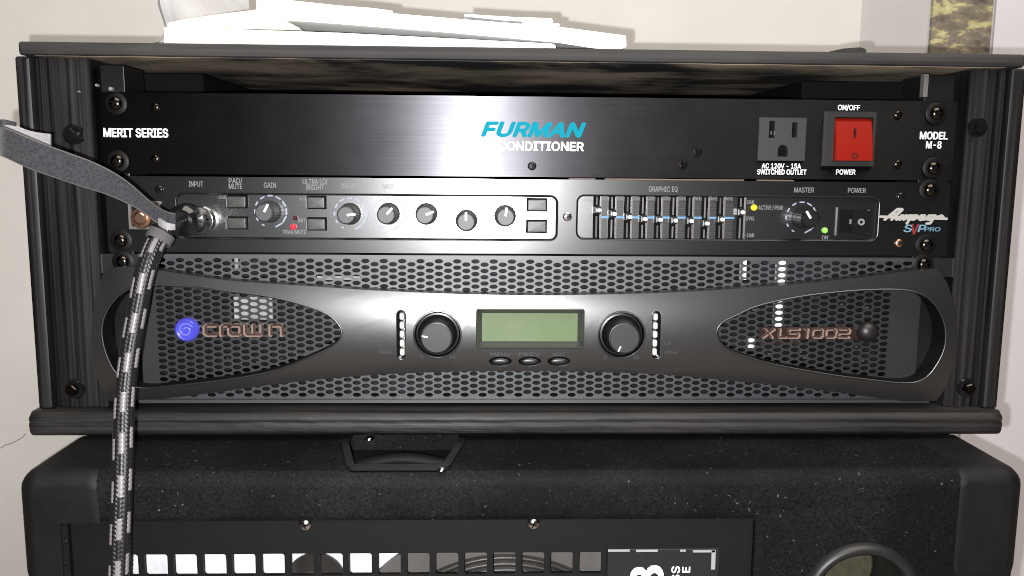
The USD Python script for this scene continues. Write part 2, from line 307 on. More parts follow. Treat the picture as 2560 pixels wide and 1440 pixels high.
# bottom board: a worn, rounded, slightly grooved moulding
prof = [(-.009, zbb), (-.0105, zbb-.0015), (-.0120, zbb-.003), (-.0122, zbb-.0052), (-.0114, zbb-.0062), (-.0122, zbb-.0072), (-.0124, zbb-.0100), (-.0117, zbb-.0108), (-.0122, zbb-.0120), (-.0110, zb0+.0012), (-.0085, zb0), (DEP, zb0), (DEP, zbb)]
def sweepx(prof, xs, jit=0, taper=0):
    loops = []
    for i, x in enumerate(xs):
        q = np.array(prof); e = min(i, len(xs)-1-i); o = 0.0
        if e == 0: q[:, 1] = q[:, 1].mean()+(q[:, 1]-q[:, 1].mean())*.8; q[:-2, 0] += .0025
        q[:-2, 0] += rng.normal(0, jit, len(q)-2)
        loops.append(np.stack([np.full(len(q), x), q[:, 0], q[:, 1]], 1))
    t = loft(loops); return fixn(t)
xs = np.r_[xbl, np.linspace(xbl+.002, xbr-.002, 90), xbr]
obj('bottom_board', sweepx(prof, xs, .00012), WOODB, case, smooth=40)
for px, py in ((180, 336), (2447, 318), (184, 974), (2418, 970)):
    c = at(px, py, -.004); h = np.linspace(0, 2*np.pi, 7)[:-1]+.3
    b = obj('bolt', disc(c[0], c[1], [(.0056, -.0005), (.0056, -.0030), (.0050, -.0038), (.0034, -.0040)], 24), BLKG, case)
    obj('hex_head', fixn(loft([face(c[0]+.0034*np.cos(h), c[1]+.0034*np.sin(h), -.004), face(c[0]+.0034*np.cos(h), c[1]+.0034*np.sin(h), -.0072), face(c[0]+.0028*np.cos(h), c[1]+.0028*np.sin(h), -.0078)])), SCR if py > 900 else BLKG, b)
for px, py, r in ((196, 229, .0006), (275, 222, .0011), (240, 213, .0008), (200, 410, .0006)):
    c = at(px, py, -.003); obj('paint_chip', disc(c[0], c[1], [(r, 0), (r, -.0028), (r*.5, -.0034)], 8), GRYT, case)

# ------------------------------------------------------------------ unit 1: power conditioner
pc = thing('power_conditioner', 'black brushed metal power conditioner with turquoise logo, grey outlet and red rocker', 'power conditioner')
z1t, z1b = at(1240, 240.5, 0)[1], at(1240, 441.5, 0)[1]
u0, u1 = at(256, 340, 0)[0], at(2388, 340, 0)[0]
oc = [at(1898, 292, 0), at(2011, 404, 0)]; sw = [at(2064, 279, 0), at(2179, 416, 0)]
fp = sbox(u0, z1b, u1, z1t).buffer(-.0008).buffer(.0008, quad_segs=4)
fp = fp.difference(sbox(oc[0][0]+.0005, oc[1][1]+.0005, oc[1][0]-.0005, oc[0][1]-.0005)).difference(sbox(sw[0][0]+.001, sw[1][1]+.001, sw[1][0]-.001, sw[0][1]-.001))
obj('faceplate', plate(fp, 0, .003), BRUSH, pc, smooth=False)
obj('chassis', slab(u0+.026, u1-.026, .0031, .22, z1b+.001, z1t-.004), DARKIN, pc, smooth=False)
Y0 = -.0001
text('MERIT SERIES', 340, 332, 161, 21, Y0, WHT, pc, fat=.3)
text('FURMAN', 1334, 324, 246, 33, Y0, TEAL, pc, slant=.38, fat=1.8)
text('POWER CONDITIONER', 1295, 365, 328, 21, Y0, WHT, pc, fat=.4)
text('AC 120V - 15A', 1953, 415, 98, 12, Y0, WHT, pc); text('SWITCHED OUTLET', 1954, 430, 123, 12, Y0, WHT, pc)
text('ON/OFF', 2122, 269, 55, 12, Y0, WHT, pc); text('POWER', 2114, 430, 48, 12, Y0, WHT, pc)
text('MODEL', 2334, 339, 69, 17, Y0, WHT, pc, fat=.2); text('M-8', 2334, 362, 38, 17, Y0, WHT, pc)
def hole_block(x0, x1, z0, z1, holes, yf, th):
    return plate(sbox(x0, z0, x1, z1).difference(unary_union(holes)), yf, th)
def pbox(x0, y0, x1, y1, Y=0): a, b = at(x0, y0, Y), at(x1, y1, Y); return sbox(min(a[0], b[0]), min(a[1], b[1]), max(a[0], b[0]), max(a[1], b[1]))
hs = [pbox(1922, 302, 1934, 345), pbox(1979, 306, 1990, 344), unary_union([pbox(1943, 372, 1967, 392), Point(at(1955, 374)).buffer(.0027)])]
ou = obj('outlet', hole_block(oc[0][0]+.0004, oc[1][0]-.0004, oc[1][1]+.0004, oc[0][1]-.0004, hs, -.0012, .004), OUTL, pc, smooth=False)
for h in hs:
    b = h.bounds; obj('outlet_contact', slab(b[0]-.0008, b[2]+.0008, .0032, .006, b[1]-.0008, b[3]+.0008), DARKIN, ou, smooth=False)
c = at(1928, 332, 0); obj('contact_glint', slab(c[0]-.0006, c[0]+.0008, .0012, .0031, c[1]-.001, c[1]+.001), MET, ou, smooth=False)
rk = [at(2084, 293, 0), at(2173, 404, 0)]
fr = obj('switch_frame', plate(sbox(sw[0][0], sw[1][1], sw[1][0], sw[0][1]).difference(sbox(rk[0][0], rk[1][1], rk[1][0], rk[0][1])), -.0022, .006), FRM, pc, smooth=False)
rx0, rx1, rz0, rz1 = rk[0][0]+.0005, rk[1][0]-.0004, rk[1][1]+.0004, rk[0][1]-.0006; zm = (rz0*.62+rz1*.38)
ro = [np.array([[x, y, z] for y, z in ((.004, rz0), (-.0062, rz0), (-.0050, zm), (-.0018, rz1-.002), (.0005, rz1), (.004, rz1))]) for x in (rx0, rx0+.0006, rx1-.0006, rx1)]
ro[0][1:5, 1] += .0006; ro[3][1:5, 1] += .0006
rp = obj('rocker', fixn(loft(ro)), REDSW, fr, smooth=20)
obj('on_mark', slab((rx0+rx1)/2-.0003, (rx0+rx1)/2+.0003, -.0052, -.003, zm+.004, zm+.009), BRONZE, fr, smooth=False)
obj('off_mark', plate(Point((rx0+rx1)/2, zm-.0065).buffer(.0018).difference(Point((rx0+rx1)/2, zm-.0065).buffer(.0012)), -.0061, .001), BRONZE, fr, smooth=False)
for px, py in ((285, 258), (290, 403), (2346, 283), (2338, 420)):
    c = at(px, py, -.003); screw(c[0], c[1], 0, .0037, SCR, pc, 'rack_screw', SCRD)
for px, py in ((388, 268), (388, 397), (2245, 287), (2245, 410)):
    c = at(px, py, 0); screw(c[0], c[1], 0, .0021, SCR, pc, 'screw', dome=.3)
c = at(1330, 415, 0); screw(c[0], c[1], 0, .0025, BLKP, pc, 'screw', dome=.3)
for px, py in ((1746, 379), (1709, 411)):
    c = at(px, py, 0); obj('pilot_lamp', disc(c[0], c[1], [(.0022, .001), (.0022, -.0006), (.0012, -.0016)], 16), BLKG, pc)

# ------------------------------------------------------------------ unit 2: bass preamp
pa = thing('bass_preamp', 'black preamp with round knobs, buttons and a ten slider equaliser, middle unit of the rack', 'preamp')
z2t, z2b = at(1240, 447.5, 0)[1], at(1240, 634, 0)[1]
INS = .0018
def inset(x0, y0, x1, y1): a, b = at(x0, y0, INS), at(x1, y1, INS); return (a[0], b[0], b[1], a[1])
I1, I2 = inset(440, 481, 1393, 602), inset(1441, 486, 2190, 603)
cut = [Polygon([(q[0], q[2]) for q in rrect(*I, .0045, 0, 8)]) for I in (I1, I2)]
obj('faceplate', plate(sbox(u0, z2b, u1, z2t).buffer(-.001).buffer(.001, quad_segs=4).difference(unary_union(cut)), 0, .004), PAINT, pa, smooth=False)
obj('chassis', slab(u0+.026, u1-.026, .0045, .2, z2b+.001, z2t-.002), DARKIN, pa, smooth=False)
for I, nm in ((I1, 'control_panel'), (I2, 'equaliser_panel')):
    # sunken panel with a sloped lip that catches the light
    lip = loft([rrect(*I, .0045, .0001, 8, -.0002), rrect(*I, .0045, -.0004, 8, .0001), rrect(*I, .0045, -.0002, 8, .0005), rrect(*I, .0045, INS, 8, .0011)], False, False)
    q = obj(nm, plate(Polygon([(w[0], w[2]) for w in rrect(*I, .0045, 0, 8)]), INS, .002), PAINTI, pa, smooth=False)
    if lip.face_normals[:, 1].mean() > 0: lip.invert()
    obj('panel_lip', lip, BLKP, pa, smooth=40)
for x0, x1 in ((1422, 1488), (1512, 1860), (1893, 1985)):
    a = at(x0, 445, .0015); b = at(x1, 445, .0015)
    obj('lit_top_seam', slab(a[0], b[0], .0012, .004, z2t+.0001, z2t+.0008), TAN, pa, smooth=False)  # tan stands in for flash light on the chassis top in the gap
c = at(1418, 542, 0); screw(c[0], c[1], 0, .0026, MET, pa, 'screw', dome=.25)
for s, px, py, w, h in (('INPUT', 490, 460, 36, 13), ('PAD/', 589, 452, 33, 13), ('MUTE', 589, 466, 33, 13), ('GAIN', 675, 463, 30, 13), ('ULTRA LO/', 788, 454, 62, 13), ('BRIGHT', 788, 468, 44, 13), ('DRIVE', 871, 465, 34, 12), ('BASS', 970, 466, 28, 12), ('GRAPHIC EQ', 1658, 473, 72, 13), ('MASTER', 2010, 475, 49, 12), ('POWER', 2142, 476, 44, 12)):
    text(s, px, py, w, h, Y0, GRYT, pa, bold=False)
YI = INS-.0001
for s, px, py, w, h in (('-15dB', 554, 493, 24, 8), ('MUTE', 553, 549, 26, 9), ('LO', 757, 496, 14, 9), ('BRT', 755, 551, 18, 9), ('PEAK/MUTE', 737, 580, 56, 10), ('+12dB', 1468, 501, 22, 8), ('0', 1475, 542, 6, 8), ('-12dB', 1468, 583, 22, 8), ('+10dB', 1874, 505, 22, 9), ('ACTIVE / PEAK', 1927, 519, 62, 10), ('LEVEL', 1874, 546, 25, 9), ('-10dB', 1874, 588, 22, 9), ('ON', 2062, 594, 15, 10)):
    text(s, px, py, w, h, YI, GRYT, pa, bold=False)
# leader lines by the buttons
for x, y0, y1 in ((566, 496, 517), (565, 551, 572), (765, 497, 519), (766, 552, 574)):
    a, b = at(x, y0, YI), at(x, y1, YI); obj('leader_line', slab(a[0]-.0002, a[0]+.0002, YI-.0002, INS+.001, b[1], a[1]), GRYT, pa, smooth=False)
# knobs: skirt, ribbed body, face and pointer
KH = .0150
def knob(fx, fy, ang, parent, ticks=True, lo=-150, hi=150, m=RUB, mf=KNOBF):
    c = at(fx, fy, INS-KH); x, z = c; y = INS
    k = obj('knob', disc(x, z, [(.0062, y), (.0062, y-.002), (.0058, y-.003), (.0052, y-KH+.0012), (.0049, y-KH+.0004), (.0046, y-KH)], 72, .022, 24, .0050), m, parent, smooth=35)
    obj('knob_face', disc(x, z, [(.0045, y-KH+.0003), (.0045, y-KH-.0002), (.0043, y-KH-.0004)], 40), mf, k)
    a = math.radians(ang); d = np.array([math.sin(a), math.cos(a)]); p0 = np.array(c)+d*.0006; p1 = np.array(c)+d*.0053
    obj('pointer', plate(LineString([p0, p1]).buffer(.00062, cap_style=2), y-KH-.0008, .0006), WHT, k, smooth=False)
    if ticks:
        g = []
        for i, t in enumerate(np.radians(np.linspace(lo, hi, 11))):
            u = np.array([math.sin(t), math.cos(t)]); w = np.array([u[1], -u[0]]); L = .0005+.00014*i
            g.append(LineString([np.array(c)+u*.0089-w*L, np.array(c)+u*.0089+w*L]).buffer(.00042, quad_segs=2))
        obj('dial_mark', plate(unary_union(g), YI-.0002, .0004), TICK, k, smooth=False)
    return k
for fx, fy, an, tk in ((660, 532, 27, 1), (865, 538, 84, 1), (965, 537.5, 43, 1), (1062, 538, 68, 0), (1165, 555, 0, 0), (1264, 543, 5, 0)):
    knob(fx, fy, an, pa, tk)
knob(2027, 548, -33, pa, True, m=BLKP, mf=BLKP)
def button(x0, y0, x1, y1, parent, Y=INS, out=.0035, m=BTN, fr_=True):
    a, b = at(x0, y0, Y-out), at(x1, y1, Y-out)
    k = obj('push_button', block(a[0], b[0], b[1], a[1], Y-out, Y+.001, .0006, .0005), m, parent)
    if fr_: obj('button_surround', plate(sbox(a[0]-.0007, b[1]-.0006, b[0]+.0007, a[1]+.0008), Y-.0003, .0008), DARKIN, k, smooth=False)
for q in ((567, 491, 613, 519), (568, 545, 614, 572), (768, 493, 811, 521), (768, 547, 812, 575), (1320, 499, 1366, 527), (1319, 553, 1365, 581)):
    button(*q, pa)
def led(px, py, r, m, lab, Y=INS):
    c = at(px, py, Y-.001); p = obj('indicator_light', disc(c[0], c[1], [(r, Y+.0005), (r, Y-.0008), (r*.8, Y-.0016), (r*.4, Y-.0021)], 20), m, pa, label=lab)
led(733, 567, .0017, LEDR, 'small lit red indicator light'); led(738, 545, .0013, LEDRO, 'small unlit red indicator light'); led(1886, 519, .0018, LEDY, 'small lit yellow indicator light'); led(2063, 576, .0017, LEDG, 'small lit green indicator light')
# ten sliders between ruled scales
caps = [(1498, 526), (1536, 535), (1575, 543), (1613, 548), (1651, 549.5), (1689, 551.5), (1729, 553), (1768, 559), (1806, 549), (1857, 531)]
freq = ['33Hz', '80Hz', '150Hz', '300Hz', '600Hz', '900Hz', '2kHz', '5kHz', '8kHz']
zt_, zb_ = I2[3]-.0008, I2[2]+.0008; zz = at(1650, 543.5, YI)[1]
for i, (px, py) in enumerate(caps):
    xs0 = at(px-7.5, 543, INS)[0]; hw = .0019
    s = obj('slider_slot', slab(xs0-hw, xs0+hw, INS-.0003, INS+.0012, zb_, zt_), DARKIN, pa, smooth=False)
    for a_, b_ in ((zt_-.0005, at(px, py-14, INS)[1]), (at(px, py+14, INS)[1], zb_+.0005)):
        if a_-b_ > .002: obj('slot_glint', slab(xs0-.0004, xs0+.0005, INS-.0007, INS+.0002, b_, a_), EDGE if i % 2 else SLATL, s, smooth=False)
    c = at(px, py, INS-.006)
    sl = obj('slider', block(c[0]-.0026, c[0]+.0012, c[1]-.0022, c[1]+.0022, INS-.0052, INS+.0005, .0006, .0008), BLKP, pa)
    obj('slider_mark', block(c[0]-.0012, c[0]+.0014, c[1]-.0011, c[1]+.0011, INS-.0068, INS-.004, .0009, .0006), WHT, sl)
    if i < 9:
        xa_, xb_ = at(px+3.5, 543, INS)[0], at(caps[i+1][0]-18 - (8 if i == 8 else 0), 543, INS)[0]
        sc = obj('scale_plate', slab(xa_, xb_, INS-.0009, INS+.001, zb_, zt_), SLAT, pa, smooth=False)
        ln = [slab(xa_+.0003, xb_, INS-.0012, INS-.0005, z_-.00016, z_+.00016) for z_ in np.linspace(zb_+.0012, zt_-.0042, 15)]
        obj('scale_lines', ln, SLATL, sc, smooth=False)
        obj('zero_line', slab(xa_+.0001, xb_+.0007, INS-.0014, INS-.0004, zz-.0006, zz+.0006), SCALE, sc, smooth=False)
        obj('scale_edge', slab(xa_-.0004, xa_+.0003, INS-.0013, INS+.001, zb_, zt_-.0001), EDGE, sc, smooth=False)
        text(freq[i], px+15, 496, 21, 9, INS-.0009, GRYT, sc, bold=False)
xe_ = at(1860, 543, INS)[0]; obj('scale_edge', slab(xe_, xe_+.0006, INS-.0009, INS+.001, zb_, zt_), EDGE, pa, smooth=False)
# power rocker with I and O
a, b = at(2100, 524, INS-.001), at(2170, 584, INS-.001)
pr = obj('rocker_frame', plate(sbox(a[0]-.0014, b[1]-.0012, b[0]+.0014, a[1]+.0012).difference(sbox(a[0], b[1], b[0], a[1])), INS-.0016, .004), BLKP, pa, smooth=False)
xm = a[0]*.45+b[0]*.55
obj('power_rocker', fixn(loft([np.array([[x, y, z] for x, y in ((a[0]+.0004, INS+.002), (a[0]+.0004, INS-.0005), (xm-.002, INS-.0020), (b[0]-.0004, INS-.0045), (b[0]-.0004, INS+.002))]) for z in (b[1]+.0004, a[1]-.0004)])), BLKG, pr, smooth=False)
c = at(2153, 555, INS-.0045); obj('off_mark', plate(Point(c).buffer(.0019).difference(Point(c).buffer(.0010)), INS-.0050, .0012), GRYT, pr, smooth=False)
c = at(2126, 554, INS-.0028); obj('on_mark', slab(c[0]-.0003, c[0]+.0003, INS-.0034, INS-.001, c[1]-.0014, c[1]+.0014), GRYT, pr, smooth=False)
# script logo
lg = [[(0, .28), (6.9, .12)], [(.55, 0), (1.55, 1.0), (2.0, 1.0), (1.6, .52), (1.0, .50)], [(1.25, 0), (2.05, .95)], [(1.55, .30), (1.75, 0)], [(1.75, 0), (2.2, .42), (2.35, .38), (2.1, 0)], [(2.2, .1), (2.65, .42), (2.8, .36), (2.5, 0)], [(2.6, .1), (3.05, .42), (3.2, .36), (2.95, .02), (3.1, 0)],
      [(3.2, .42), (2.95, -.35)], [(3.2, .38), (3.75, .42), (3.85, .25), (3.5, .02), (3.15, .05)], [(3.9, .2), (4.5, .26), (4.55, .42), (4.2, .42), (4.0, .2), (4.2, 0), (4.7, .06)], [(5.6, .42), (5.0, .42), (4.85, .2), (5.0, .02), (5.4, .08), (5.65, .42), (5.35, -.3), (5.0, -.35)], [(5.4, .12), (6.3, .42), (6.5, .3)]]
strokes(lg, 2198, 549, 24.2, 26, 6.2, Y0, plain('logo_white', (.34, .33, .31), .5), pa, 'script_logo', slant=.25)
text('S', 2270, 571, 20, 17, Y0, PBLUE, pa, slant=.25); text('V', 2286, 573, 18, 24, Y0, RED, pa, slant=.1); text('P', 2305, 571, 18, 17, Y0, PBLUE, pa, slant=.25); text('PRO', 2331, 573, 38, 10, Y0, PBLUE, pa, bold=False, slant=.2)
for px, py in ((298, 602), (2330, 475), (2320, 613)):
    c = at(px, py, -.003); screw(c[0], c[1], 0, .0037, SCR, pa, 'rack_screw', SCRD)
for px, py, m_ in ((2252, 492, BLKG), (2247, 608, COPPER), (398, 474, BLKG)):
    c = at(px, py, 0); screw(c[0], c[1], 0, .0024, m_, pa, 'screw', dome=.3)
# square socket with a copper nut beside the control panel
a, b = at(322, 503, -.001), at(402, 572, -.001); cc = at(353, 545, -.003)
sq = obj('square_socket', plate(sbox(a[0], b[1], b[0], a[1]).buffer(-.0008).buffer(.0008).difference(Point(cc).buffer(.0068)), -.0012, .0032), BLKP, pa, smooth=False)
ring = Polygon(sbox(a[0], b[1], b[0], a[1]).buffer(.0002).exterior).difference(sbox(a[0]+.0012, b[1]+.0012, b[0]-.0012, a[1]-.0012))
obj('socket_rim', plate(ring, -.0021, .0020), EDGE, sq, smooth=False)
obj('socket_nut', disc(cc[0], cc[1], [(.0060, .001), (.0060, -.0030), (.0054, -.0040), (.0040, -.0041), (.0036, -.0032), (.0034, -.0032), (.0033, -.0052), (.0026, -.0058)], 28), COPPER, sq, smooth=25)

# ------------------------------------------------------------------ unit 3: power amplifier
am = thing('power_amplifier', 'grey black power amplifier with perforated grille, hourglass bezel and green display', 'amplifier')
YM, YB = .0045, -.0085
z3t, z3b = at(1240, 640, 0)[1], at(1240, 1009.5, 0)[1]
PX, PZ = .005303, .003690
def lattice(poly, base, Y, hw=.00246, hh=.00132, edge=.0003):
    b = poly.bounds; bx, bz = base; out = []; inner = poly.buffer(-edge)
    t = np.linspace(0, 2*np.pi, 12, endpoint=False); ex, ez = hw*np.cos(t), hh*np.sin(t)
    for i in range(int((b[0]-bx)/PX)-1, int((b[2]-bx)/PX)+2):
        for j in range(int((b[1]-bz)/PZ)-1, int((b[3]-bz)/PZ)+2):
            x, z = bx+i*PX, bz+j*PZ-(PZ/2 if i % 2 else 0)
            e = Polygon(np.stack([x+ex, z+ez], 1))
            if inner.contains(e): out.append(e)
    return out
def perforated(poly, base, Y, m, th=.0007):
    holes = lattice(poly, base, Y)
    return plate(Polygon(poly.exterior, [h.exterior for h in holes]), Y, th)
gx0, gx1 = at(330, 700, YM)[0], at(2290, 700, YM)[0]
gt = sbox(gx0, at(1240, 790, YM)[1], gx1, z3t-.0012); gb = sbox(gx0, z3b+.0012, gx1, at(1240, 905, YM)[1])
for z0, z1 in ((z3t-.0020, z3t), (z3b, z3b+.0020)):
    obj('frame_rail', slab(gx0-.012, gx1+.012, .0018, .012, z0, z1), GRILL, am, smooth=False)
obj('chassis', slab(u0+.024, u1-.024, .020, .3, z3b+.001, z3t-.001), GRILLIN, am, smooth=False)
top = [(262, 676), (300, 667), (360, 671), (418, 679), (536, 697), (654, 708), (772, 715), (900, 724), (1040, 731), (1186, 736), (1354, 738), (1522, 736), (1700, 730), (1868, 720), (2036, 706), (2204, 687), (2300, 675), (2345, 672)]
rgt = [(2364, 705), (2376, 760), (2381, 835), (2374, 910), (2360, 965), (2340, 1002)]
bot = [(2270, 1004), (2137, 987), (2036, 973), (1945, 963), (1834, 953), (1690, 939), (1522, 931), (1270, 928), (1018, 933), (850, 944), (722, 957), (605, 972), (504, 986), (400, 997), (270, 1003)]
lft = [(252, 960), (242, 900), (238, 840), (240, 785), (248, 720)]
ol = np.vstack([spline(top, 6), spline(rgt, 6), spline(bot, 6), spline(lft, 6)])
wl = [(383, 712), (512, 720), (583, 728.5), (678, 741.5), (772, 765), (831, 791), (852, 814), (857, 829), (850, 848), (808, 876), (749, 902), (701, 921), (607, 942), (512, 955), (418, 965), (340, 966), (300, 936), (276, 890), (263, 833), (268, 790), (290, 750), (325, 722)]
wr = [(1788, 829), (1801, 805), (1837, 787), (1876, 769), (1940, 752), (2018, 738), (2121, 727), (2198, 723), (2276, 727), (2318, 746), (2345, 785), (2355, 830), (2350, 872), (2330, 915), (2295, 950), (2200, 951), (2095, 938), (1992, 921), (1915, 905), (1837, 880), (1801, 857)]
def closed_spline(p, n=6):
    from scipy.interpolate import CubicSpline
    p = np.array(p+[p[0]], float); t = np.r_[0, np.cumsum(np.hypot(*np.diff(p, axis=0).T)**.6)]
    return CubicSpline(t, p, bc_type='periodic')(np.linspace(0, t[-1], n*len(p), endpoint=False))
bz = poly_at(ol, YB).buffer(0); W1, W2 = poly_at(closed_spline(wl), YB).buffer(0), poly_at(closed_spline(wr), YB).buffer(0)
def clear_of_windows(p):
    q = p.difference(unary_union([W1.buffer(.0035), W2.buffer(.0035)])); return max(getattr(q, 'geoms', [q]), key=lambda g: g.area)
# only the parts of the sheets that the bezel leaves open carry holes
obj('perforated_grille', perforated(clear_of_windows(gt), at(775, 651.5, YM), YM, GRILL), GRILL, am, smooth=False)
obj('perforated_grille', perforated(clear_of_windows(gb), at(870, 994.6, YM), YM, GRILL), GRILL, am, smooth=False)
K1, K2 = at(1094, 835, YB-.001), at(1553, 836, YB-.001); KR = .0131
lcx = [at(1192, 771, YB-.001), at(1457, 868, YB-.001)]
def caps_(px, y0, y1, w): a, b = at(px, y0, YB-.001), at(px, y1, YB-.001); r = w/2; return LineString([(a[0], a[1]-r), (b[0]*.5+a[0]*.5, b[1]+r)]).buffer(r, quad_segs=5)
M1, M2 = caps_(1003, 774, 898, .0056), caps_(1641, 776, 897, .0054)
bts = [at(x, y, YB-.001) for x, y in ((1251, 903), (1324, 903), (1397, 903))]
BH = [affinity.scale(Point(c).buffer(.0065, quad_segs=6), 1, .46) for c in bts]
cutters = [W1, W2, Point(K1).buffer(KR, quad_segs=10), Point(K2).buffer(KR, quad_segs=10), sbox(lcx[0][0], lcx[1][1], lcx[1][0], lcx[0][1]), M1, M2]+BH
bp = bz.difference(unary_union(cutters)).simplify(.00004)
topz = np.array([at(x, y, YB) for x, y in spline(top, 6)]); botz = np.array([at(x, y, YB) for x, y in spline(bot, 6)][::-1])
bo = np.argsort(botz[:, 0]); to = np.argsort(topz[:, 0])
def bulge(x, z):
    zt2, zb2 = np.interp(x, topz[to, 0], topz[to, 1]), np.interp(x, botz[bo, 0], botz[bo, 1])
    t = np.clip((z-(zt2+zb2)/2)/((zt2-zb2)/2+1e-9), -1.05, 1.05)
    B = .0025+.002*np.clip(np.abs(x)/.22, 0, 1)
    return B*(1-t*t), t
def to_manifold(t): return m3.Manifold(m3.Mesh(vert_properties=np.asarray(t.vertices, np.float32), tri_verts=np.asarray(t.faces, np.uint32)))
def cross(poly):
    rings = []
    for g in getattr(poly, 'geoms', [poly]):
        if g.area < 1e-7: continue
        rings += [np.array(g.exterior.coords)[:-1]]+[np.array(i.coords)[:-1] for i in g.interiors]
    return m3.CrossSection([r.tolist() for r in rings], m3.FillRule.EvenOdd)
def smooth_front(poly, depth, edge):
    """solid with a rounded front edge and a bulged front: two slices of the outline"""
    cs = cross(poly); mm = m3.Manifold.extrude(cs, depth-edge)
    for k in range(1, 4):
        a0, a1 = (k-1)/3*math.pi/2, k/3*math.pi/2
        ins = edge*(1-math.cos((a0+a1)/2))
        s = m3.Manifold.extrude(cs.offset(-ins, m3.JoinType.Round, 2.0, 12), edge*(math.sin(a1)-math.sin(a0))+1e-5).translate((0, 0, depth-edge+edge*math.sin(a0)-1e-5))
        mm = mm+s
    return mm
def bezel_mesh():
    cs = cross(bp); mm = m3.Manifold.extrude(cs, .011).refine_to_length(.004)
    me = mm.to_mesh(); v = np.array(me.vert_properties[:, :3], float); f = np.array(me.tri_verts)
    b, t = bulge(v[:, 0], v[:, 1]); k = np.clip(v[:, 2]/.011, 0, 1)
    # round the outline over: what lies within 1.2 mm of an edge drops back
    return tm(np.stack([v[:, 0], YB+.011-.0005-k*.0105-b*k, v[:, 1]], 1), f)
bezel = obj('bezel', bezel_mesh(), BEZ, am, smooth=28)
def rim(poly, w, m, parent, name, out=.0021, k=1.0):
    """thin rounded bead along an edge of the bezel"""
    ring_ = np.array(poly.exterior.coords)[:-1]
    bb, _ = bulge(ring_[:, 0], ring_[:, 1])
    P = np.stack([ring_[:, 0], YB-bb*k+out*.2, ring_[:, 1]], 1); n = len(P); T = np.roll(P, -1, 0)-np.roll(P, 1, 0); T /= np.linalg.norm(T, axis=1, keepdims=True)
    N = np.cross(T, [0, 1, 0]); N /= np.linalg.norm(N, axis=1, keepdims=True); q = np.linspace(0, 2*np.pi, 8, endpoint=False)
    loops = [P + N*(w*math.cos(a)) + np.array([0, -1., 0])*(w*math.sin(a)) for a in q]
    L = np.array(loops); v = L.reshape(-1, 3); f = []
    for a in range(8):
        for i in range(n):
            j = (i+1) % n; b2 = (a+1) % 8; f += [[a*n+i, a*n+j, b2*n+j], [a*n+i, b2*n+j, b2*n+i]]
    t = tm(v, f); return obj(name, fixn(t), m, parent, smooth=60)
for w in (W1, W2): rim(w, .0006, BEZ, bezel, 'window_edge', .0012)
for w in (W1, W2):
    o_ = w.buffer(-.0002); o_ = np.array((o_ if o_.geom_type == 'Polygon' else max(o_.geoms, key=lambda q: q.area)).exterior.coords)[:-1]
    bb_0 = bulge(o_[:, 0], o_[:, 1])[0]
    t = loft([face(o_[:, 0], o_[:, 1], YB-bb_0+.0002), np.stack([o_[:, 0], np.full(len(o_), .0165), o_[:, 1]], 1)], False, False)
    obj('window_liner', t, LINER, am, smooth=40)
# windows: a second sheet of perforated steel, set back, in each opening
def win(px0, px1, poly, base, blank):
    x0, x1 = at(px0, 830, .001)[0], at(px1, 830, .001)[0]; b = poly.bounds
    g = poly.buffer(.002).intersection(sbox(x0, b[1]-.01, x1, b[3]+.01))
    x0b, x1b = at(blank[0], 830, .001)[0], at(blank[1], 830, .001)[0]
    hz = g.intersection(sbox(x0b, b[1]-.01, x1b, b[3]+.01))
    holes = lattice(hz, at(*base, .001), .001)
    return obj('perforated_window', plate(Polygon(g.exterior, [h.exterior for h in holes]), .001, .0007), GRILLD, am, smooth=False)
win(352, 900, W1, (422.8, 736.3), (388, 900)); win(1780, 2296, W2, (1834.8, 805), (1780, 2238))
for w, nm in ((W1, 1), (W2, 2)):
    b = w.bounds; obj('window_back', slab(b[0]-.001, b[2]+.001, .0170, .0199, b[1]-.001, b[3]+.001), DARKIN2, am, smooth=False)
FILT = grainy('pale_filter', (.20, .20, .205), (.38, .38, .39), .7, 60)
# what shows through the holes
def behind(px0, py0, px1, py1, Y, m, nm, th=.002):
    a, b = at(px0, py0, Y), at(px1, py1, Y); obj(nm, slab(a[0], b[0], Y, Y+th, b[1], a[1]), m, am, smooth=False)
behind(584, 742, 682, 799, .0085, FILT, 'white_filter'); behind(586, 644, 596, 674, .009, FILT, 'inner_tab'); behind(792, 690, 900, 700, .009, FILT, 'inner_tab')
for x in (1860, 1950): behind(x-5, 645, x+5, 842 if x > 1900 else 700, .0068, PAPER, 'glint_post', .004)  # white colour stands in for bright glints on metal posts
for x in (2310,): behind(x-40, 735, x-20, 930, .006, GRILL, 'inner_tab')
behind(1872, 846, 1886, 870, .009, PAPER, 'inner_tab')
for _ in range(34):
    px, py = rng.uniform(1830, 2180), rng.choice([rng.uniform(750, 800), rng.uniform(862, 915)]); behind(px, py, px+rng.uniform(4, 10), py+rng.uniform(3, 6), .007+rng.uniform(0, .006), MET if rng.uniform() < .5 else SLATL, 'circuit_part', .002)
for _ in range(16):
    px, py = rng.uniform(560, 840), rng.uniform(850, 915); behind(px, py, px+rng.uniform(3, 8), py+rng.uniform(3, 5), .007+rng.uniform(0, .006), MET if rng.uniform() < .4 else SLATL, 'circuit_part', .002)
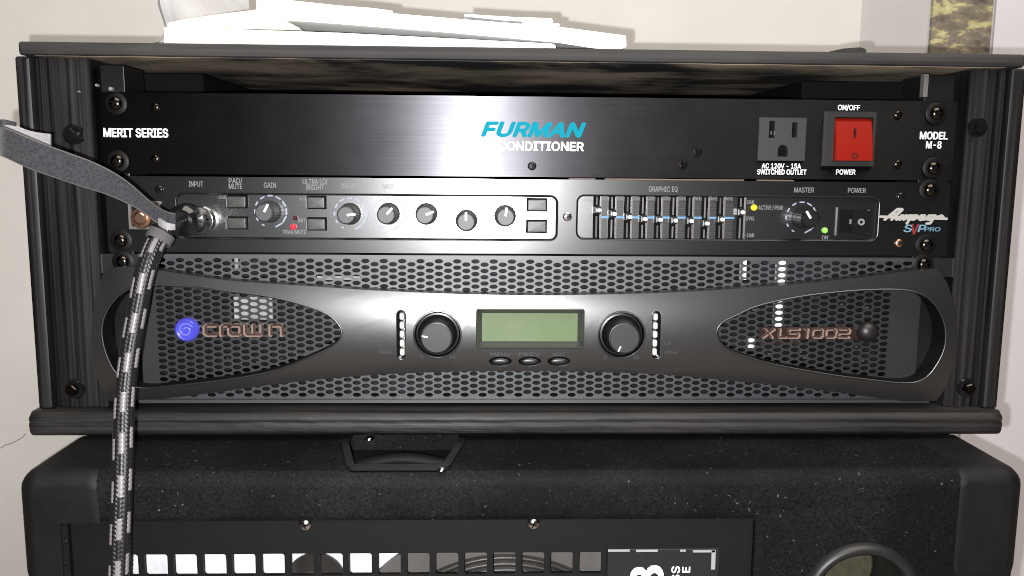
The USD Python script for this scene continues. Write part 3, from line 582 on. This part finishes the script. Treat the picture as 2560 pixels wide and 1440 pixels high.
# gain knobs
for (cx, cz), an in ((K1, 278), (K2, 205)):
    y = YB+.006
    k = obj('gain_knob', disc(cx, cz, [(.0128, y+.004), (.0128, y-.0050), (.0122, y-.0066), (.0112, y-.0068), (.0104, y-.0080), (.0093, y-.0176), (.0089, y-.0186), (.0084, y-.0189)], 64, .006, 32, .0099), BLKP, am, smooth=35)
    obj('knob_face', disc(cx, cz, [(.0083, y-.0185), (.0083, y-.0190), (.0080, y-.0192)], 48), plain('gain_face_%d' % an, (.018, .018, .020), .42, spec=.55), k)
    a = math.radians(an); d = np.array([math.sin(a), math.cos(a)]); c = np.array([cx, cz])
    obj('pointer', plate(LineString([c+d*.0052, c+d*.0078]).buffer(.0004), y-.0195, .0006), WHT, k, smooth=False)
    g = LineString([(cx+(KR+.0004)*math.cos(t), cz+(KR+.0004)*math.sin(t)) for t in np.linspace(0, 2*np.pi, 60)])
    rim(Polygon(g.coords), .00055, BLKP, am, 'knob_rim', .0021)
# level meters: five clear lamps in a slot
for Mx, px in ((M1, 1003), (M2, 1641)):
    b = Mx.bounds; mt = obj('level_meter', plate(Mx.buffer(.0003), YB+.0035, .003), BLKG, am, smooth=False); rim(Mx, .0005, BEZ, am, 'meter_rim')
    n = 5; zz_ = np.linspace(b[1]+.0014, b[3]-.0014, n+1); xm_ = (b[0]+b[2])/2+.0004*(1 if px < 1200 else -1)
    for i in range(n):
        obj('meter_lamp', block(xm_-.0015, xm_+.0015, zz_[i]+.0004, zz_[i+1]-.0004, YB-.0012, YB+.004, .0012, .0010), WLED, mt)
# display
x0, x1, z0, z1 = lcx[0][0], lcx[1][0], lcx[1][1], lcx[0][1]
fr2 = loft([rrect(x0, x1, z0, z1, .0012, YB-.0036, 4, -.0004), rrect(x0, x1, z0, z1, .0012, YB-.0042, 4, .0002), rrect(x0, x1, z0, z1, .0010, YB-.0036, 4, .0007), rrect(x0, x1, z0, z1, .0008, YB-.0008, 4, .0014), rrect(x0, x1, z0, z1, .0006, YB+.0012, 4, .0032)], False, False)
if fr2.face_normals[:, 1].mean() > 0: fr2.invert()
ds = obj('display', slab(x0+.002, x1-.002, YB+.0010, YB+.004, z0+.002, z1-.002), LCD, am, smooth=False)
obj('display_frame', fr2, LCDF, am, smooth=20)
obj('display_surround', plate(sbox(x0-.0001, z0-.0001, x1+.0001, z1+.0001).difference(sbox(x0+.0018, z0+.0018, x1-.0018, z1-.0018)), YB+.0014, .004), LCDF, am, smooth=False)
for c in bts:
    e = affinity.scale(Point(c).buffer(.0056, quad_segs=8), 1, .42); r_ = np.array(e.exterior.coords)[:-1]; cx, cz = c
    lp = [face(cx+(r_[:, 0]-cx)*s, cz+(r_[:, 1]-cz)*s, y) for s, y in ((1, YB+.004), (1, YB-.0018), (.93, YB-.0026), (.75, YB-.0031), (.4, YB-.0033))]
    t = fixn(loft(lp)); obj('menu_button', t, BLKP, am, smooth=50); rim(affinity.scale(Point(c).buffer(.0066, quad_segs=8), 1, .46), .00045, BLKP, am, 'button_rim')
for s, px, w in (('MENU', 1251, 48), ('PREV', 1324, 52), ('NEXT', 1397, 30)): text(s, px, 885, w, 8, YB-.0030, FAINT, am, bold=False)
for s, px, py in (('0', 1054, 891), ('10', 1131, 891), ('0', 1513, 893), ('10', 1590, 893)): text(s, px, py, 7*len(s), 9, YB-.0030, FAINT, am, bold=False)
for s, px, py, w in (('CLIP', 1668, 858, 18), ('SIGNAL', 1678, 881, 34), ('SIGNAL', 965, 880, 34)): text(s, px, py, w, 7, YB-.0030, FAINT, am, bold=False)
# blue emblem and copper letters on the left window, letters and round badge on the right
YL = .0008
c = at(466, 825, -.003)
em = obj('round_emblem', disc(c[0], c[1], [(.0066, .001), (.0069, -.0020), (.0066, -.0034), (.0056, -.0042), (.0050, -.0036), (.0030, -.0034)], 40), BLUE, am, smooth=40)
sp = LineString([(c[0]+r*math.cos(t), c[1]+r*math.sin(t)) for r, t in zip(np.linspace(.0042, .0012, 50), np.linspace(.5, 9.0, 50))]).buffer(.00035)
obj('emblem_swirl', plate(sp, -.0042, .0010), BLUEL, em, smooth=False)
obj('emblem_rim', disc(c[0], c[1], [(.0070, -.0010), (.0071, -.0024), (.0066, -.0032), (.0062, -.0034)], 40), BLUEL, em) if False else None
def letters(spec, px, py, sx, sy, wid, m, Y=YL, depth=.0028, step=None, slant=0, plate_m=None):
    for s, x in spec:
        q = strokes(s, px+x, py, sx, sy, wid, Y, COPL, am, 'letter', depth, True, slant=slant); strokes(s, px+x, py, sx, sy, wid*.5, Y-depth, m, q, 'letter_face', .0006, True, slant=slant)
C_ = [[(1, 1), (.18, 1), (0, .82), (0, .18), (.18, 0), (1, 0)]]; R_ = [[(0, 0), (0, .82), (.18, 1), (.75, 1)]]; O_ = [[(.18, 1), (.82, 1), (1, .82), (1, .18), (.82, 0), (.18, 0), (0, .18), (0, .82), (.18, 1)]]
W_ = [[(0, 1), (0, .18), (.14, 0), (1.3, 0), (1.45, .18), (1.45, 1)], [(.72, 0), (.72, 1)]]; N_ = [[(0, 0), (0, 1), (.82, 1), (1, .82), (1, 0)]]
letters([(C_, 0), (R_, 41), (O_, 61), (W_, 101), (N_, 164)], 515, 836, 28, 24, 9, COPD)
X_ = [[(0, 0), (1.0, 1)], [(.1, 1), (.9, 0)]]; L_ = [[(.0, 1), (0, 0), (.7, 0)]]; S_ = [[(1, 1), (.12, 1), (0, .9), (0, .6), (.12, .5), (.88, .5), (1, .4), (1, .1), (.88, 0), (0, 0)]]; ONE = [[(-.15, 1), (.12, 1), (.12, 0)]]; TWO = [[(0, 1), (.88, 1), (1, .9), (1, .6), (.88, .5), (.12, .5), (0, .4), (0, 0), (1, 0)]]
letters([(X_, 0), (L_, 40), (S_, 63), (ONE, 106), (O_, 122), (O_, 155), (TWO, 188)], 1905, 842, 25, 20, 6.5, COPD, slant=.06)
obj('name_bar', plate(poly_at([(1897, 817), (2165, 817), (2165, 848), (1897, 848)], YL), YL-.0006, .0008), BRONZE, am, smooth=False)
text('DriveCore', 1950, 857, 92, 9, YL-.0001, COPD, am, bold=False, slant=.25)
c = at(2174, 831, -.004); obj('round_badge', disc(c[0], c[1], [(.0062, .001), (.0062, -.0015)]+[(.0062*math.cos(a), -.0015-.0045*math.sin(a)) for a in np.radians((20, 40, 60, 78))], 32), plain('badge_black', (.012, .010, .010), .42), am, smooth=60)
for px in (262, 2350):
    x0, x1 = sorted((at(px-(10 if px < 900 else -36), 660, 0)[0], at(px+(84 if px < 900 else -60), 660, 0)[0]))
    obj('rack_ear', slab(x0, x1, 0, .003, z3t-.011, z3t), BEZ, am, smooth=False)
for px, py in ((303, 655), (2313, 662)):
    c = at(px, py, -.003); screw(c[0], c[1], -.0002, .0037, SCR, am, 'rack_screw', SCRD)

# ------------------------------------------------------------------ speaker cabinet below
sc_ = thing('speaker_cabinet', 'large black speaker cabinet under the rack with moulded corners and square hole grille', 'speaker cabinet')
YC = -.062
cxl, cxr = at(40, 1330, YC)[0]+.0015, at(2556, 1330, YC)[0]
RC = .009
gxl, gxr, gzt = at(176, 1310, YC+.006)[0], at(1884, 1310, YC+.006)[0], at(1000, 1306, YC)[1]
lo_ = []
n_ = 6; zb_c = FLZ+.003
lo_.append(rrect(cxl, cxr, zb_c, CZ, .012, YW-.06, n_))
for a in np.radians((0, 30, 60, 90)): lo_.append(rrect(cxl, cxr, zb_c, CZ, .012, YC+RC-RC*math.sin(a), n_, RC*(1-math.cos(a))))
op = (gxl, gxr, zb_c+.05, gzt)
lo_.append(rrect(*op, .003, YC+.0002, n_, -.004)); lo_.append(rrect(*op, .003, YC+.003, n_)); lo_.append(rrect(*op, .003, YC+.034, n_))
body = to_manifold(fixn(loft(lo_)))
pc_ = at(2152, 1500, YC); PRt = .0262
def cyl(cx, cz, r, y0, y1, n=48): return to_manifold(disc(cx, cz, [(r, y1), (r, y0)], n))
body = body - cyl(pc_[0], pc_[1], PRt, YC-.01, YC+.10)
# finger recess in the top board for the handle
ha = [(868, 1100), (1163, 1100), (1118, 1176), (868, 1176)]
def top_at(px, py, Z):
    d = _f + (px-W/2)/F*RX - (py-H/2)/F*UP; p = CAM + d*((Z-CAM[2])/d[2]); return float(p[0]), float(p[1])
h0 = top_at(855, 1108, CZ); h1 = top_at(1160, 1108, CZ); h2 = top_at(1120, 1172, CZ); h3 = top_at(870, 1172, CZ)
hy0, hy1 = min(h2[1], h3[1]), h0[1]+.03
hp = Polygon([(h0[0], hy1), (h1[0], hy1), (h1[0], h1[1]), (h2[0], hy0), (h3[0], hy0), (h0[0], h0[1])]).buffer(-.003).buffer(.003, quad_segs=4)
hx = m3.Manifold.extrude(cross(hp), .03).translate((0, 0, CZ-.016))
body = body - hx
me = body.to_mesh(); obj('cabinet_body', tm(me.vert_properties[:, :3], me.tri_verts), CARPET, sc_, smooth=35)
hr = hp.buffer(.0006).difference(hp.buffer(-.0035)); t = trimesh.creation.extrude_polygon(hr, .0022, engine='earcut'); v = np.array(t.vertices); v[:, 2] += CZ-.0006
hd = obj('handle_dish', tm(v, t.faces), BLKP, sc_, smooth=False)
t = trimesh.creation.extrude_polygon(hp.buffer(-.0002), .0015, engine='earcut'); v = np.array(t.vertices); v[:, 2] += CZ-.0155
obj('dish_floor', tm(v, t.faces), BLKP, hd, smooth=False)
ym = hy0+.016; bar = [(x, ym, CZ-.004+.0035*math.sin(math.pi*u)) for u, x in zip(np.linspace(0, 1, 16), np.linspace(h3[0]+.004, h2[0]-.002, 16))]
obj('handle_bar', tube3(np.array(bar), .0036, 14), LINER, hd, smooth=60)
for px, py in ((923, 1098), (1104, 1175), (2050, 1330)):
    p = top_at(px, py, CZ) if py < 1300 else None
    if p: 
        q = [(r*np.cos(t), r*np.sin(t), z) for r, z in ((.0024, 0), (.0022, .0012), (.0012, .0018)) for t in [np.linspace(0, 2*np.pi, 14, endpoint=False)]]
        obj('handle_screw', fixn(loft([np.stack([p[0]+a, p[1]+b, np.full(14, CZ-.0002+z)], 1) for a, b, z in q])), MET, sc_, smooth=50)
# moulded corner caps: a slightly larger shell round each upper front corner
def corner_cap(x_out, sgn, w):
    loops = []
    x0, x1 = sorted((x_out+sgn*.0006, x_out-sgn*w))
    def L(y, ins, dx=0):
        return rrect(x0, x1, CZ-.066, CZ+.0006, .011, y, 6, ins)
    loops = [L(YC+.060, 0)]+[L(YC-.0006+RC-RC*math.sin(a), RC*(1-math.cos(a))) for a in np.radians((0, 25, 50, 75, 90))]
    t = to_manifold(fixn(loft(loops)))-to_manifold(slab(gxl-.002, gxr-.004, YC-.01, YC+.08, CZ-.1, gzt+.0006))
    ins_ = to_manifold(fixn(loft([rrect(cxl+.0003, cxr-.0003, zb_c, CZ-.0002, .012, YW-.06, n_)]+[rrect(cxl, cxr, zb_c, CZ, .012, YC+.0003+RC-RC*math.sin(a), n_, .0003+RC*(1-math.cos(a))) for a in np.radians((0, 30, 60, 90))])))
    me2 = (t-ins_).to_mesh(); return tm(me2.vert_properties[:, :3], me2.tri_verts)
obj('corner_cap', corner_cap(cxl, -1, .047), CAPM, sc_, smooth=35); obj('corner_cap', corner_cap(cxr, 1, .042), CAPM, sc_, smooth=35)
# grille steel with square holes
YG = YC+.005
hx_ = [361, 436, 510, 584, 657, 730.5, 802, 875.5, 948, 1020, 1092, 1162.5, 1233.5, 1305, 1376, 1447]; gp = np.array([at(x, 1411, YG)[0] for x in hx_])
hz0, hz1 = at(800, 1384, YG)[1], at(800, 1437, YG)[1]; hw_ = at(361+58, 1411, YG)[0]-at(361, 1411, YG)[0]
pit = (gp[-1]-gp[0])/15; allx = gp[0]+pit*np.arange(-2, 22)
holes = []
for r in range(6):
    for x in allx:
        q = rrect(x, x+hw_, hz1-r*pit, hz0-r*pit, .0012, 0, 3); bx_ = at(1516, 1400, YG)[0]
        if x+hw_ > bx_ and r < 3 and x < at(1792, 1400, YG)[0]: continue
        if x+hw_ < gxr-.012 and x > gxl+.01: holes.append(Polygon([(w[0], w[2]) for w in q]))
gpoly = sbox(gxl+.0006, zb_c+.052, gxr-.0006, gzt-.0006)
obj('steel_grille', plate(gpoly.difference(unary_union(holes)), YG, .0016), GRS, sc_, smooth=False)
for px, py in ((762, 1311), (1334, 1308)):
    c = at(px, py+3, YG-.002); screw(c[0], c[1], YG, .0036, MET, sc_, 'grille_screw', dome=.6)
obj('baffle', slab(gxl+.001, gxr-.001, YC+.030, YC+.0335, zb_c+.051, gzt-.001), BAFF, sc_, smooth=False)
# driver: frame ring, ridged surround, cone; and a small dome beside it
YD = YC+.029; kx = (at(1300, 1411, YD)[0]-at(1200, 1411, YD)[0])/100
dc = at(1260, 1722, YD); Rf = 452*kx; Rs = 372*kx
dpro = [(Rs*.9, YD+.0005)]
rid = [(Rf, YD+.0009), (Rf, YD-.0030), (Rf-.001, YD-.0036), (Rs, YD-.0038), (Rs-.0008, YD-.0026)]
dr = obj('driver_frame', disc(dc[0], dc[1], rid, 120), DRVF, sc_, smooth=25)
sur = [(Rs-.0004, YD-.0020)]
for k in range(5):
    r0 = Rs-.001-k*.0036
    sur += [(r0-.0036*u, YD-.0028-.0016*math.sin(math.pi*u)) for u in (0, .25, .5, .75)]
sur += [(Rs-.020, YD-.0028), (.03, YD-.0025)]
obj('surround', disc(dc[0], dc[1], sur, 120), CONE, dr, smooth=60)
d2 = at(790, 1452, YD); R2 = 74*kx
obj('small_dome', disc(d2[0], d2[1], [(R2, YD+.0009), (R2, YD-.001), (R2*.62, YD-.010), (R2*.2, YD-.0115)], 40), plain('dome_brown', (.03, .026, .024), .4), sc_, smooth=30)
# round port with a padded rim
yy = [(.0255, YC+.002), (.0262, YC-.0016), (.0283, YC-.0040), (.0305, YC-.0038), (.0322, YC-.0018), (.0328, YC+.0004)]
n2 = 64; tor = loft([circ(pc_[0], pc_[1], r, y, n2) for r, y in yy[::-1]]+[circ(pc_[0], pc_[1], .0255, YC+.085, n2)], False, False)
if tor.face_normals[:n2*2, 1].mean() > 0: tor.invert()
po = obj('port_ring', tor, plain('port_black', (.012, .012, .0125), .45), sc_, smooth=60)
obj('port_lining', disc(pc_[0], pc_[1], [(.0256, YC+.050), (.0256, YC+.042), (.024, YC+.040)], 48), OLIVE, po)
# badge
YBd = YG-.0022
ba, bb_ = at(1519, 1373, YBd), at(1789, 1640, YBd)
bd = obj('badge', block(ba[0], bb_[0], bb_[1], ba[1], YBd, YG-.0001, .0012, .0008), plain('badge_grey', (.012, .012, .013), .4), sc_, label='dark badge with white letters turned on their side')
def barpx(x0, y0, x1, y1): a, b = at(x0, y0, YBd), at(x1, y1, YBd); obj('bracket_line', slab(min(a[0], b[0]), max(a[0], b[0]), YBd-.0004, YBd+.0001, min(a[1], b[1]), max(a[1], b[1])), plain('bracket_white', (.30, .30, .30), .5) if not stage.GetPrimAtPath(LK+'bracket_white') else UsdShade.Material.Get(stage, LK+'bracket_white'), bd, smooth=False)
for q in ((1520, 1373.5, 1574, 1378.5), (1590, 1374, 1644, 1379), (1700, 1374, 1714, 1378.5), (1732, 1375, 1787, 1380), (1779, 1375, 1787, 1423)): barpx(*q)
text('B', 1616, 1452, 82, 82, YBd, WHT, bd, rot=math.pi/2); text('S', 1689, 1424, 18, 20, YBd, WHT, bd, rot=math.pi/2); text('S', 1689, 1445, 18, 20, YBd, WHT, bd, rot=math.pi/2); text('E', 1715, 1424, 15, 19, YBd, WHT, bd, rot=math.pi/2)

# ------------------------------------------------------------------ cable with woven jacket
cb = thing('instrument_cable', 'black and white braided instrument cable hanging from the preamp input in front of the rack', 'cable')
cpx = [(416, 566, -.050), (405, 585, -.052), (392, 606, -.054), (376, 642, -.058), (362, 682, -.061), (347, 755, -.064), (333, 830, -.067), (322, 900, -.070), (314, 970, -.074), (309, 1060, -.080), (307, 1150, -.086), (304, 1250, -.091), (300, 1350, -.094), (297, 1440, -.096), (294, 1540, -.098), (291, 1700, -.10)]
pts = []
for px, py, Y in cpx: x, z = at(px, py, Y); pts.append((x, Y, z))
lx, ly, lz = pts[-1]; pts += [(lx-.002, ly-.001, lz-.10), (lx-.001, ly, FLZ+.06), (lx, ly, FLZ+.006)]
path = spline(pts, 60)
seg = np.linalg.norm(np.diff(path, axis=0), axis=1); S = np.r_[0, np.cumsum(seg)]
ds_ = .00055; ss = np.arange(0, S[-1], ds_); path = np.stack([np.interp(ss, S, path[:, k]) for k in range(3)], 1)
CR = .0047; NC = 72
T = np.gradient(path, axis=0); T /= np.linalg.norm(T, axis=1, keepdims=True)
A = np.array([1., 0, 0])-T*(T[:, :1]); A /= np.linalg.norm(A, axis=1, keepdims=True); Bv = np.cross(T, A)
if Bv[:, 1].mean() > 0: Bv = -Bv
th = np.linspace(0, 2*np.pi, NC, endpoint=False)
# plaits: NP columns round the cable, each a herringbone of slanting threads
NP = 12; TH, SS = np.meshgrid(th, ss); col = TH/(2*np.pi)*NP; ci = np.floor(col).astype(int); u = col-ci
her = np.abs(np.sin(math.pi*(SS/.0021 + np.where(ci % 2, u, -u)*.9)))
rad = CR*(.94+.055*np.sin(math.pi*u)**.7) + .00034*her
Pn = path[:, None, :]+rad[..., None]*(np.cos(TH)[..., None]*A[:, None, :]+np.sin(TH)[..., None]*Bv[:, None, :])
V = Pn.reshape(-1, 3); ns = len(ss)
PER = .0198
i0 = np.arange(ns-1)[:, None]*NC; j0 = np.arange(NC)[None, :]; j1 = (j0+1) % NC
quads = np.stack([i0+j0, i0+j1, i0+NC+j1, i0+NC+j0], -1).reshape(-1, 4)
cj = (np.broadcast_to(((j0+.5)/NC*NP).astype(int), (ns-1, NC))).reshape(-1); sj = np.broadcast_to(ss[:-1, None], (ns-1, NC)).reshape(-1)
white = (cj % 2 == 0) & (np.mod(sj-.0014*cj-.004, PER) < PER*.5)
def part_mesh(sel):
    q = quads[sel]; q = q[:, ::-1]; used_, inv = np.unique(q, return_inverse=True); q = inv.reshape(q.shape)
    t = tm(V[used_], np.vstack([q[:, [0, 1, 2]], q[:, [0, 2, 3]]])); return t
full = part_mesh(np.ones(len(quads), bool)); flip = full.volume < 0
for sel, m_, nm in ((~white, JACK, 'woven_jacket'), (white, TRAC, 'white_tracer')):
    t = part_mesh(sel)
    if flip: t.invert()
    obj(nm, t, m_, cb, smooth=50)
obj('cable_core', tube3(path[::6], CR*.9, 16), JACK, cb)
# straight metal plug pushed into the input, dark elbow behind it
p0 = at(512, 549, .0); pe = at(489, 546, -.020)
ax = lambda Y, f_: (p0[0]+(pe[0]-p0[0])*f_*.25, p0[1])
pl = obj('plug_barrel', disc(p0[0]-.0005, p0[1], [(.0078, INS), (.0078, -.0035), (.0070, -.0048), (.0070, -.0085), (.0078, -.0095), (.0078, -.0125), (.0064, -.0150), (.0060, -.0165), (.0050, -.0170)], 36), CHR, cb, smooth=30)
c1 = at(458, 550, -.030); c2 = at(424, 560, -.046)
elbow = np.array([(p0[0]-.0005, -.014, p0[1]), (p0[0]-.0006, -.024, p0[1]), (c1[0], -.034, c1[1]), (c2[0], -.046, c2[1]), (pts[0][0], pts[0][1], pts[0][2])])
obj('plug_elbow', tube3(spline(elbow, 8), np.linspace(.0060, .0054, 40), 20), BLKP, cb, smooth=50)
kc = at(441, 556, -.032); obj('plug_collar', disc(kc[0]+.004, kc[1]+.001, [(.0082, -.026), (.0086, -.030), (.0082, -.035), (.006, -.037)], 28), BLKG, cb)

# ------------------------------------------------------------------ hook and loop tie round the cable
tie = thing('cable_tie_strap', 'grey hook and loop cable strap folded over at the left and wrapped round the cable', 'cable strap')
def ribbon(cent, th_, m, nm, label=None, edge=False):
    """cent: (px, py top, py bottom, Y) along the strap"""
    c3 = spline([(px, a, b, Y*1e4) for px, a, b, Y in cent], 10)
    tops, bots = [], []
    for px, a, b, Y in c3:
        Y = Y/1e4; x, z = at(px, a, Y); tops.append((x, Y, z)); x, z = at(px, b, Y); bots.append((x, Y, z))
    T0, B0 = np.array(tops), np.array(bots); mid = (T0+B0)/2; tg = np.gradient(mid, axis=0); up = T0-B0; nn = np.cross(tg, up); nn /= np.linalg.norm(nn, axis=1, keepdims=True)
    loops = [np.array([B0[i]-nn[i]*th_/2, B0[i]+nn[i]*th_/2, B0[i]*.5+T0[i]*.5+nn[i]*th_*.55, T0[i]+nn[i]*th_/2, T0[i]-nn[i]*th_/2, B0[i]*.5+T0[i]*.5-nn[i]*th_*.55]) for i in range(len(T0))]
    t = fixn(loft(loops)); p = obj(nm, t, m, tie, smooth=40, label=label)
    if edge:
        for E_ in (T0, B0): obj('strap_edge', tube3(E_, th_*.42, 8), STRAPE, tie)
    return p
ribbon([(438, 536, 574, -.058), (415, 530, 566, -.061), (394, 519, 556, -.064), (358, 490, 529, -.068), (321, 458, 508, -.072), (254, 417, 480, -.077), (202, 395, 464, -.080), (140, 373, 443, -.083), (70, 345, 418, -.087), (25, 326, 397, -.088), (4, 318, 388, -.084)], .0012, STRAPM, 'strap_front', edge=True)
ribbon([(3, 314, 384, -.082), (1, 308, 378, -.077), (7, 303, 372, -.072), (25, 306, 366, -.069), (60, 322, 372, -.066), (95, 331, 378, -.064), (127, 335, 372, -.063)], .0012, STRAPI, 'strap_inside', 'pale inner side of the folded strap')
ribbon([(3, 300, 318, -.0825), (14, 299, 312, -.076), (40, 306, 316, -.071)], .0010, STRAPM, 'strap_fold')
a_ = path[int(.0030/ds_)]; n0 = int(.0040/ds_); n1 = int(.0095/ds_)
cp = path[n0:n1:3]; obj('strap_wrap', fixn(loft([cp[i]+(.0066*(np.cos(th)[:, None]*A[n0+3*i]+np.sin(th)[:, None]*Bv[n0+3*i])) for i in range(len(cp))]+[cp[i]+(.0056*(np.cos(th)[:, None]*A[n0+3*i]+np.sin(th)[:, None]*Bv[n0+3*i])) for i in range(len(cp)-1, -1, -1)], False, False)), STRAPE, tie, smooth=40)
ribbon([(398, 545, 562, -.064), (418, 556, 574, -.066), (436, 560, 574, -.064)], .0012, STRAPI, 'strap_end')

# ------------------------------------------------------------------ papers on top of the rack
zr = zt+.0002
def prism_y(pxs, Y, y0, y1, m, parent, name, rot=0, floor=False):
    P = np.array([at(x, y, Y) for x, y in pxs]); g = Polygon(P).buffer(0)
    if floor: g = g.intersection(sbox(-2, zr, 2, 2))
    g = g.buffer(-.0006).buffer(.0006, quad_segs=3); g = max(getattr(g, 'geoms', [g]), key=lambda q: q.area)
    t = trimesh.creation.extrude_polygon(g, y1-y0, engine='earcut'); v = np.array(t.vertices)
    o = tm(np.stack([v[:, 0], y1-v[:, 2], v[:, 1]], 1), t.faces)
    return obj(name, o, m, parent, smooth=30) if parent else o
lb = thing('white_binder', 'thick white wedge shaped binder lying flat on the left top of the rack', 'binder')
prism_y([(410, 67), (411, 112), (420, 120), (1384, 131), (1389, 128), (1389, 113), (1380, 109), (850, 82)], .008, .008, .22, BINDER, lb, 'binder_cover', floor=False)
ub = thing('white_book', 'thin white book leaning across the binder with its right end on the rack', 'book')
prism_y([(640, 4), (850, 22), (1130, 46), (1390, 66), (1565, 89), (1566, 117), (1545, 127), (1480, 120), (1390, 106), (1130, 82), (850, 60), (640, 45)], .014, .014, .20, PAPER, ub, 'book_block')
prism_y([(636, -4), (850, 15), (1130, 40), (1392, 58), (1424, 66), (1424, 68), (1390, 64), (1130, 44), (850, 20), (640, 2)], .012, .012, .21, PAPER, ub, 'book_cover')
def sheet_stack(name, label, pxs, Y, y1, m=PAPER, cat='paper'):
    o = prism_y(pxs, Y, Y, y1, None, None, '')
    tag(obj(name, o, m, smooth=30), label, cat)
sheet_stack('loose_paper', 'loose white sheets lying along the top of the leaning book', [(640, 3), (850, 21), (1130, 45), (1390, 65), (1424, 67.5), (1420, 62), (1398, 58), (1330, 58), (1260, 53), (1130, 37), (1050, 36), (930, 20), (850, 14), (700, -2), (640, -6)], .010, .20)
sheet_stack('loose_paper', 'thin curled white sheet with a ragged right corner, topmost of the papers', [(700, -2), (850, 14), (930, 20), (1050, 36), (1130, 37), (1260, 51), (1330, 55), (1394, 56), (1380, 50), (1396, 46), (1290, 43), (1130, 33), (1050, 28), (930, 14), (850, 9), (700, -8)], .013, .19)
sheet_stack('folded_paper', 'cream folded paper tucked at the left end between binder and book', [(414, 68), (424, 55), (470, 46), (560, 34), (640, 24), (690, 40), (760, 75)], .018, .16, CREAM)
# clear sleeve: a bent film hanging over the left end
def sleeve():
    rows = []
    outline = [(366, 118), (384, 84), (402, 40), (416, 0), (428, -40), (440, -90)]
    for k, (px, py) in enumerate(spline(outline, 4)):
        row = []
        for j, uu in enumerate(np.linspace(0, 1, 16)):
            qx = px+uu*(650-px)*.62+6*math.sin(uu*7+k*.4); qy = py-14*uu+7*math.sin(uu*9+k*.8)*uu; Y = .03+.012*math.sin(uu*5+k*.3)+.05*uu
            x, z = at(qx, qy, .03); row.append((x, Y, max(z, zr+.0006)))
        rows.append(row)
    R = np.array(rows); nr, nc = R.shape[:2]; f = []
    for a in range(nr-1):
        for b in range(nc-1): i = a*nc+b; f += [[i, i+1, i+nc+1], [i, i+nc+1, i+nc]]
    return tm(R.reshape(-1, 3), f)
sv = thing('plastic_sleeve', 'clear plastic sleeve sticking out behind the left end of the binder', 'plastic sleeve')
sm_ = sleeve(); obj('film', sm_, SLEEVE, sv, smooth=60); obj('film_edge', tube3(np.array(sm_.vertices).reshape(-1, 16, 3)[:, 0], .0006, 8), SLEDGE, sv)
# small dark strap end at the right of the rack's top
q = prism_y([(2060, 138), (2076, 128), (2110, 121), (2150, 118), (2164, 122), (2168, 138)], .006, .006, .03, None, None, '')
v = np.array(q.vertices); v[:, 2] = np.maximum(v[:, 2], zr); tag(obj('strap_loop', tm(v, q.faces), grainy('dark_webbing', (.012, .009, .008), (.022, .017, .014), .7, 400, .4), smooth=30), 'small dark webbing loop lying on the right part of the rack top', 'strap')
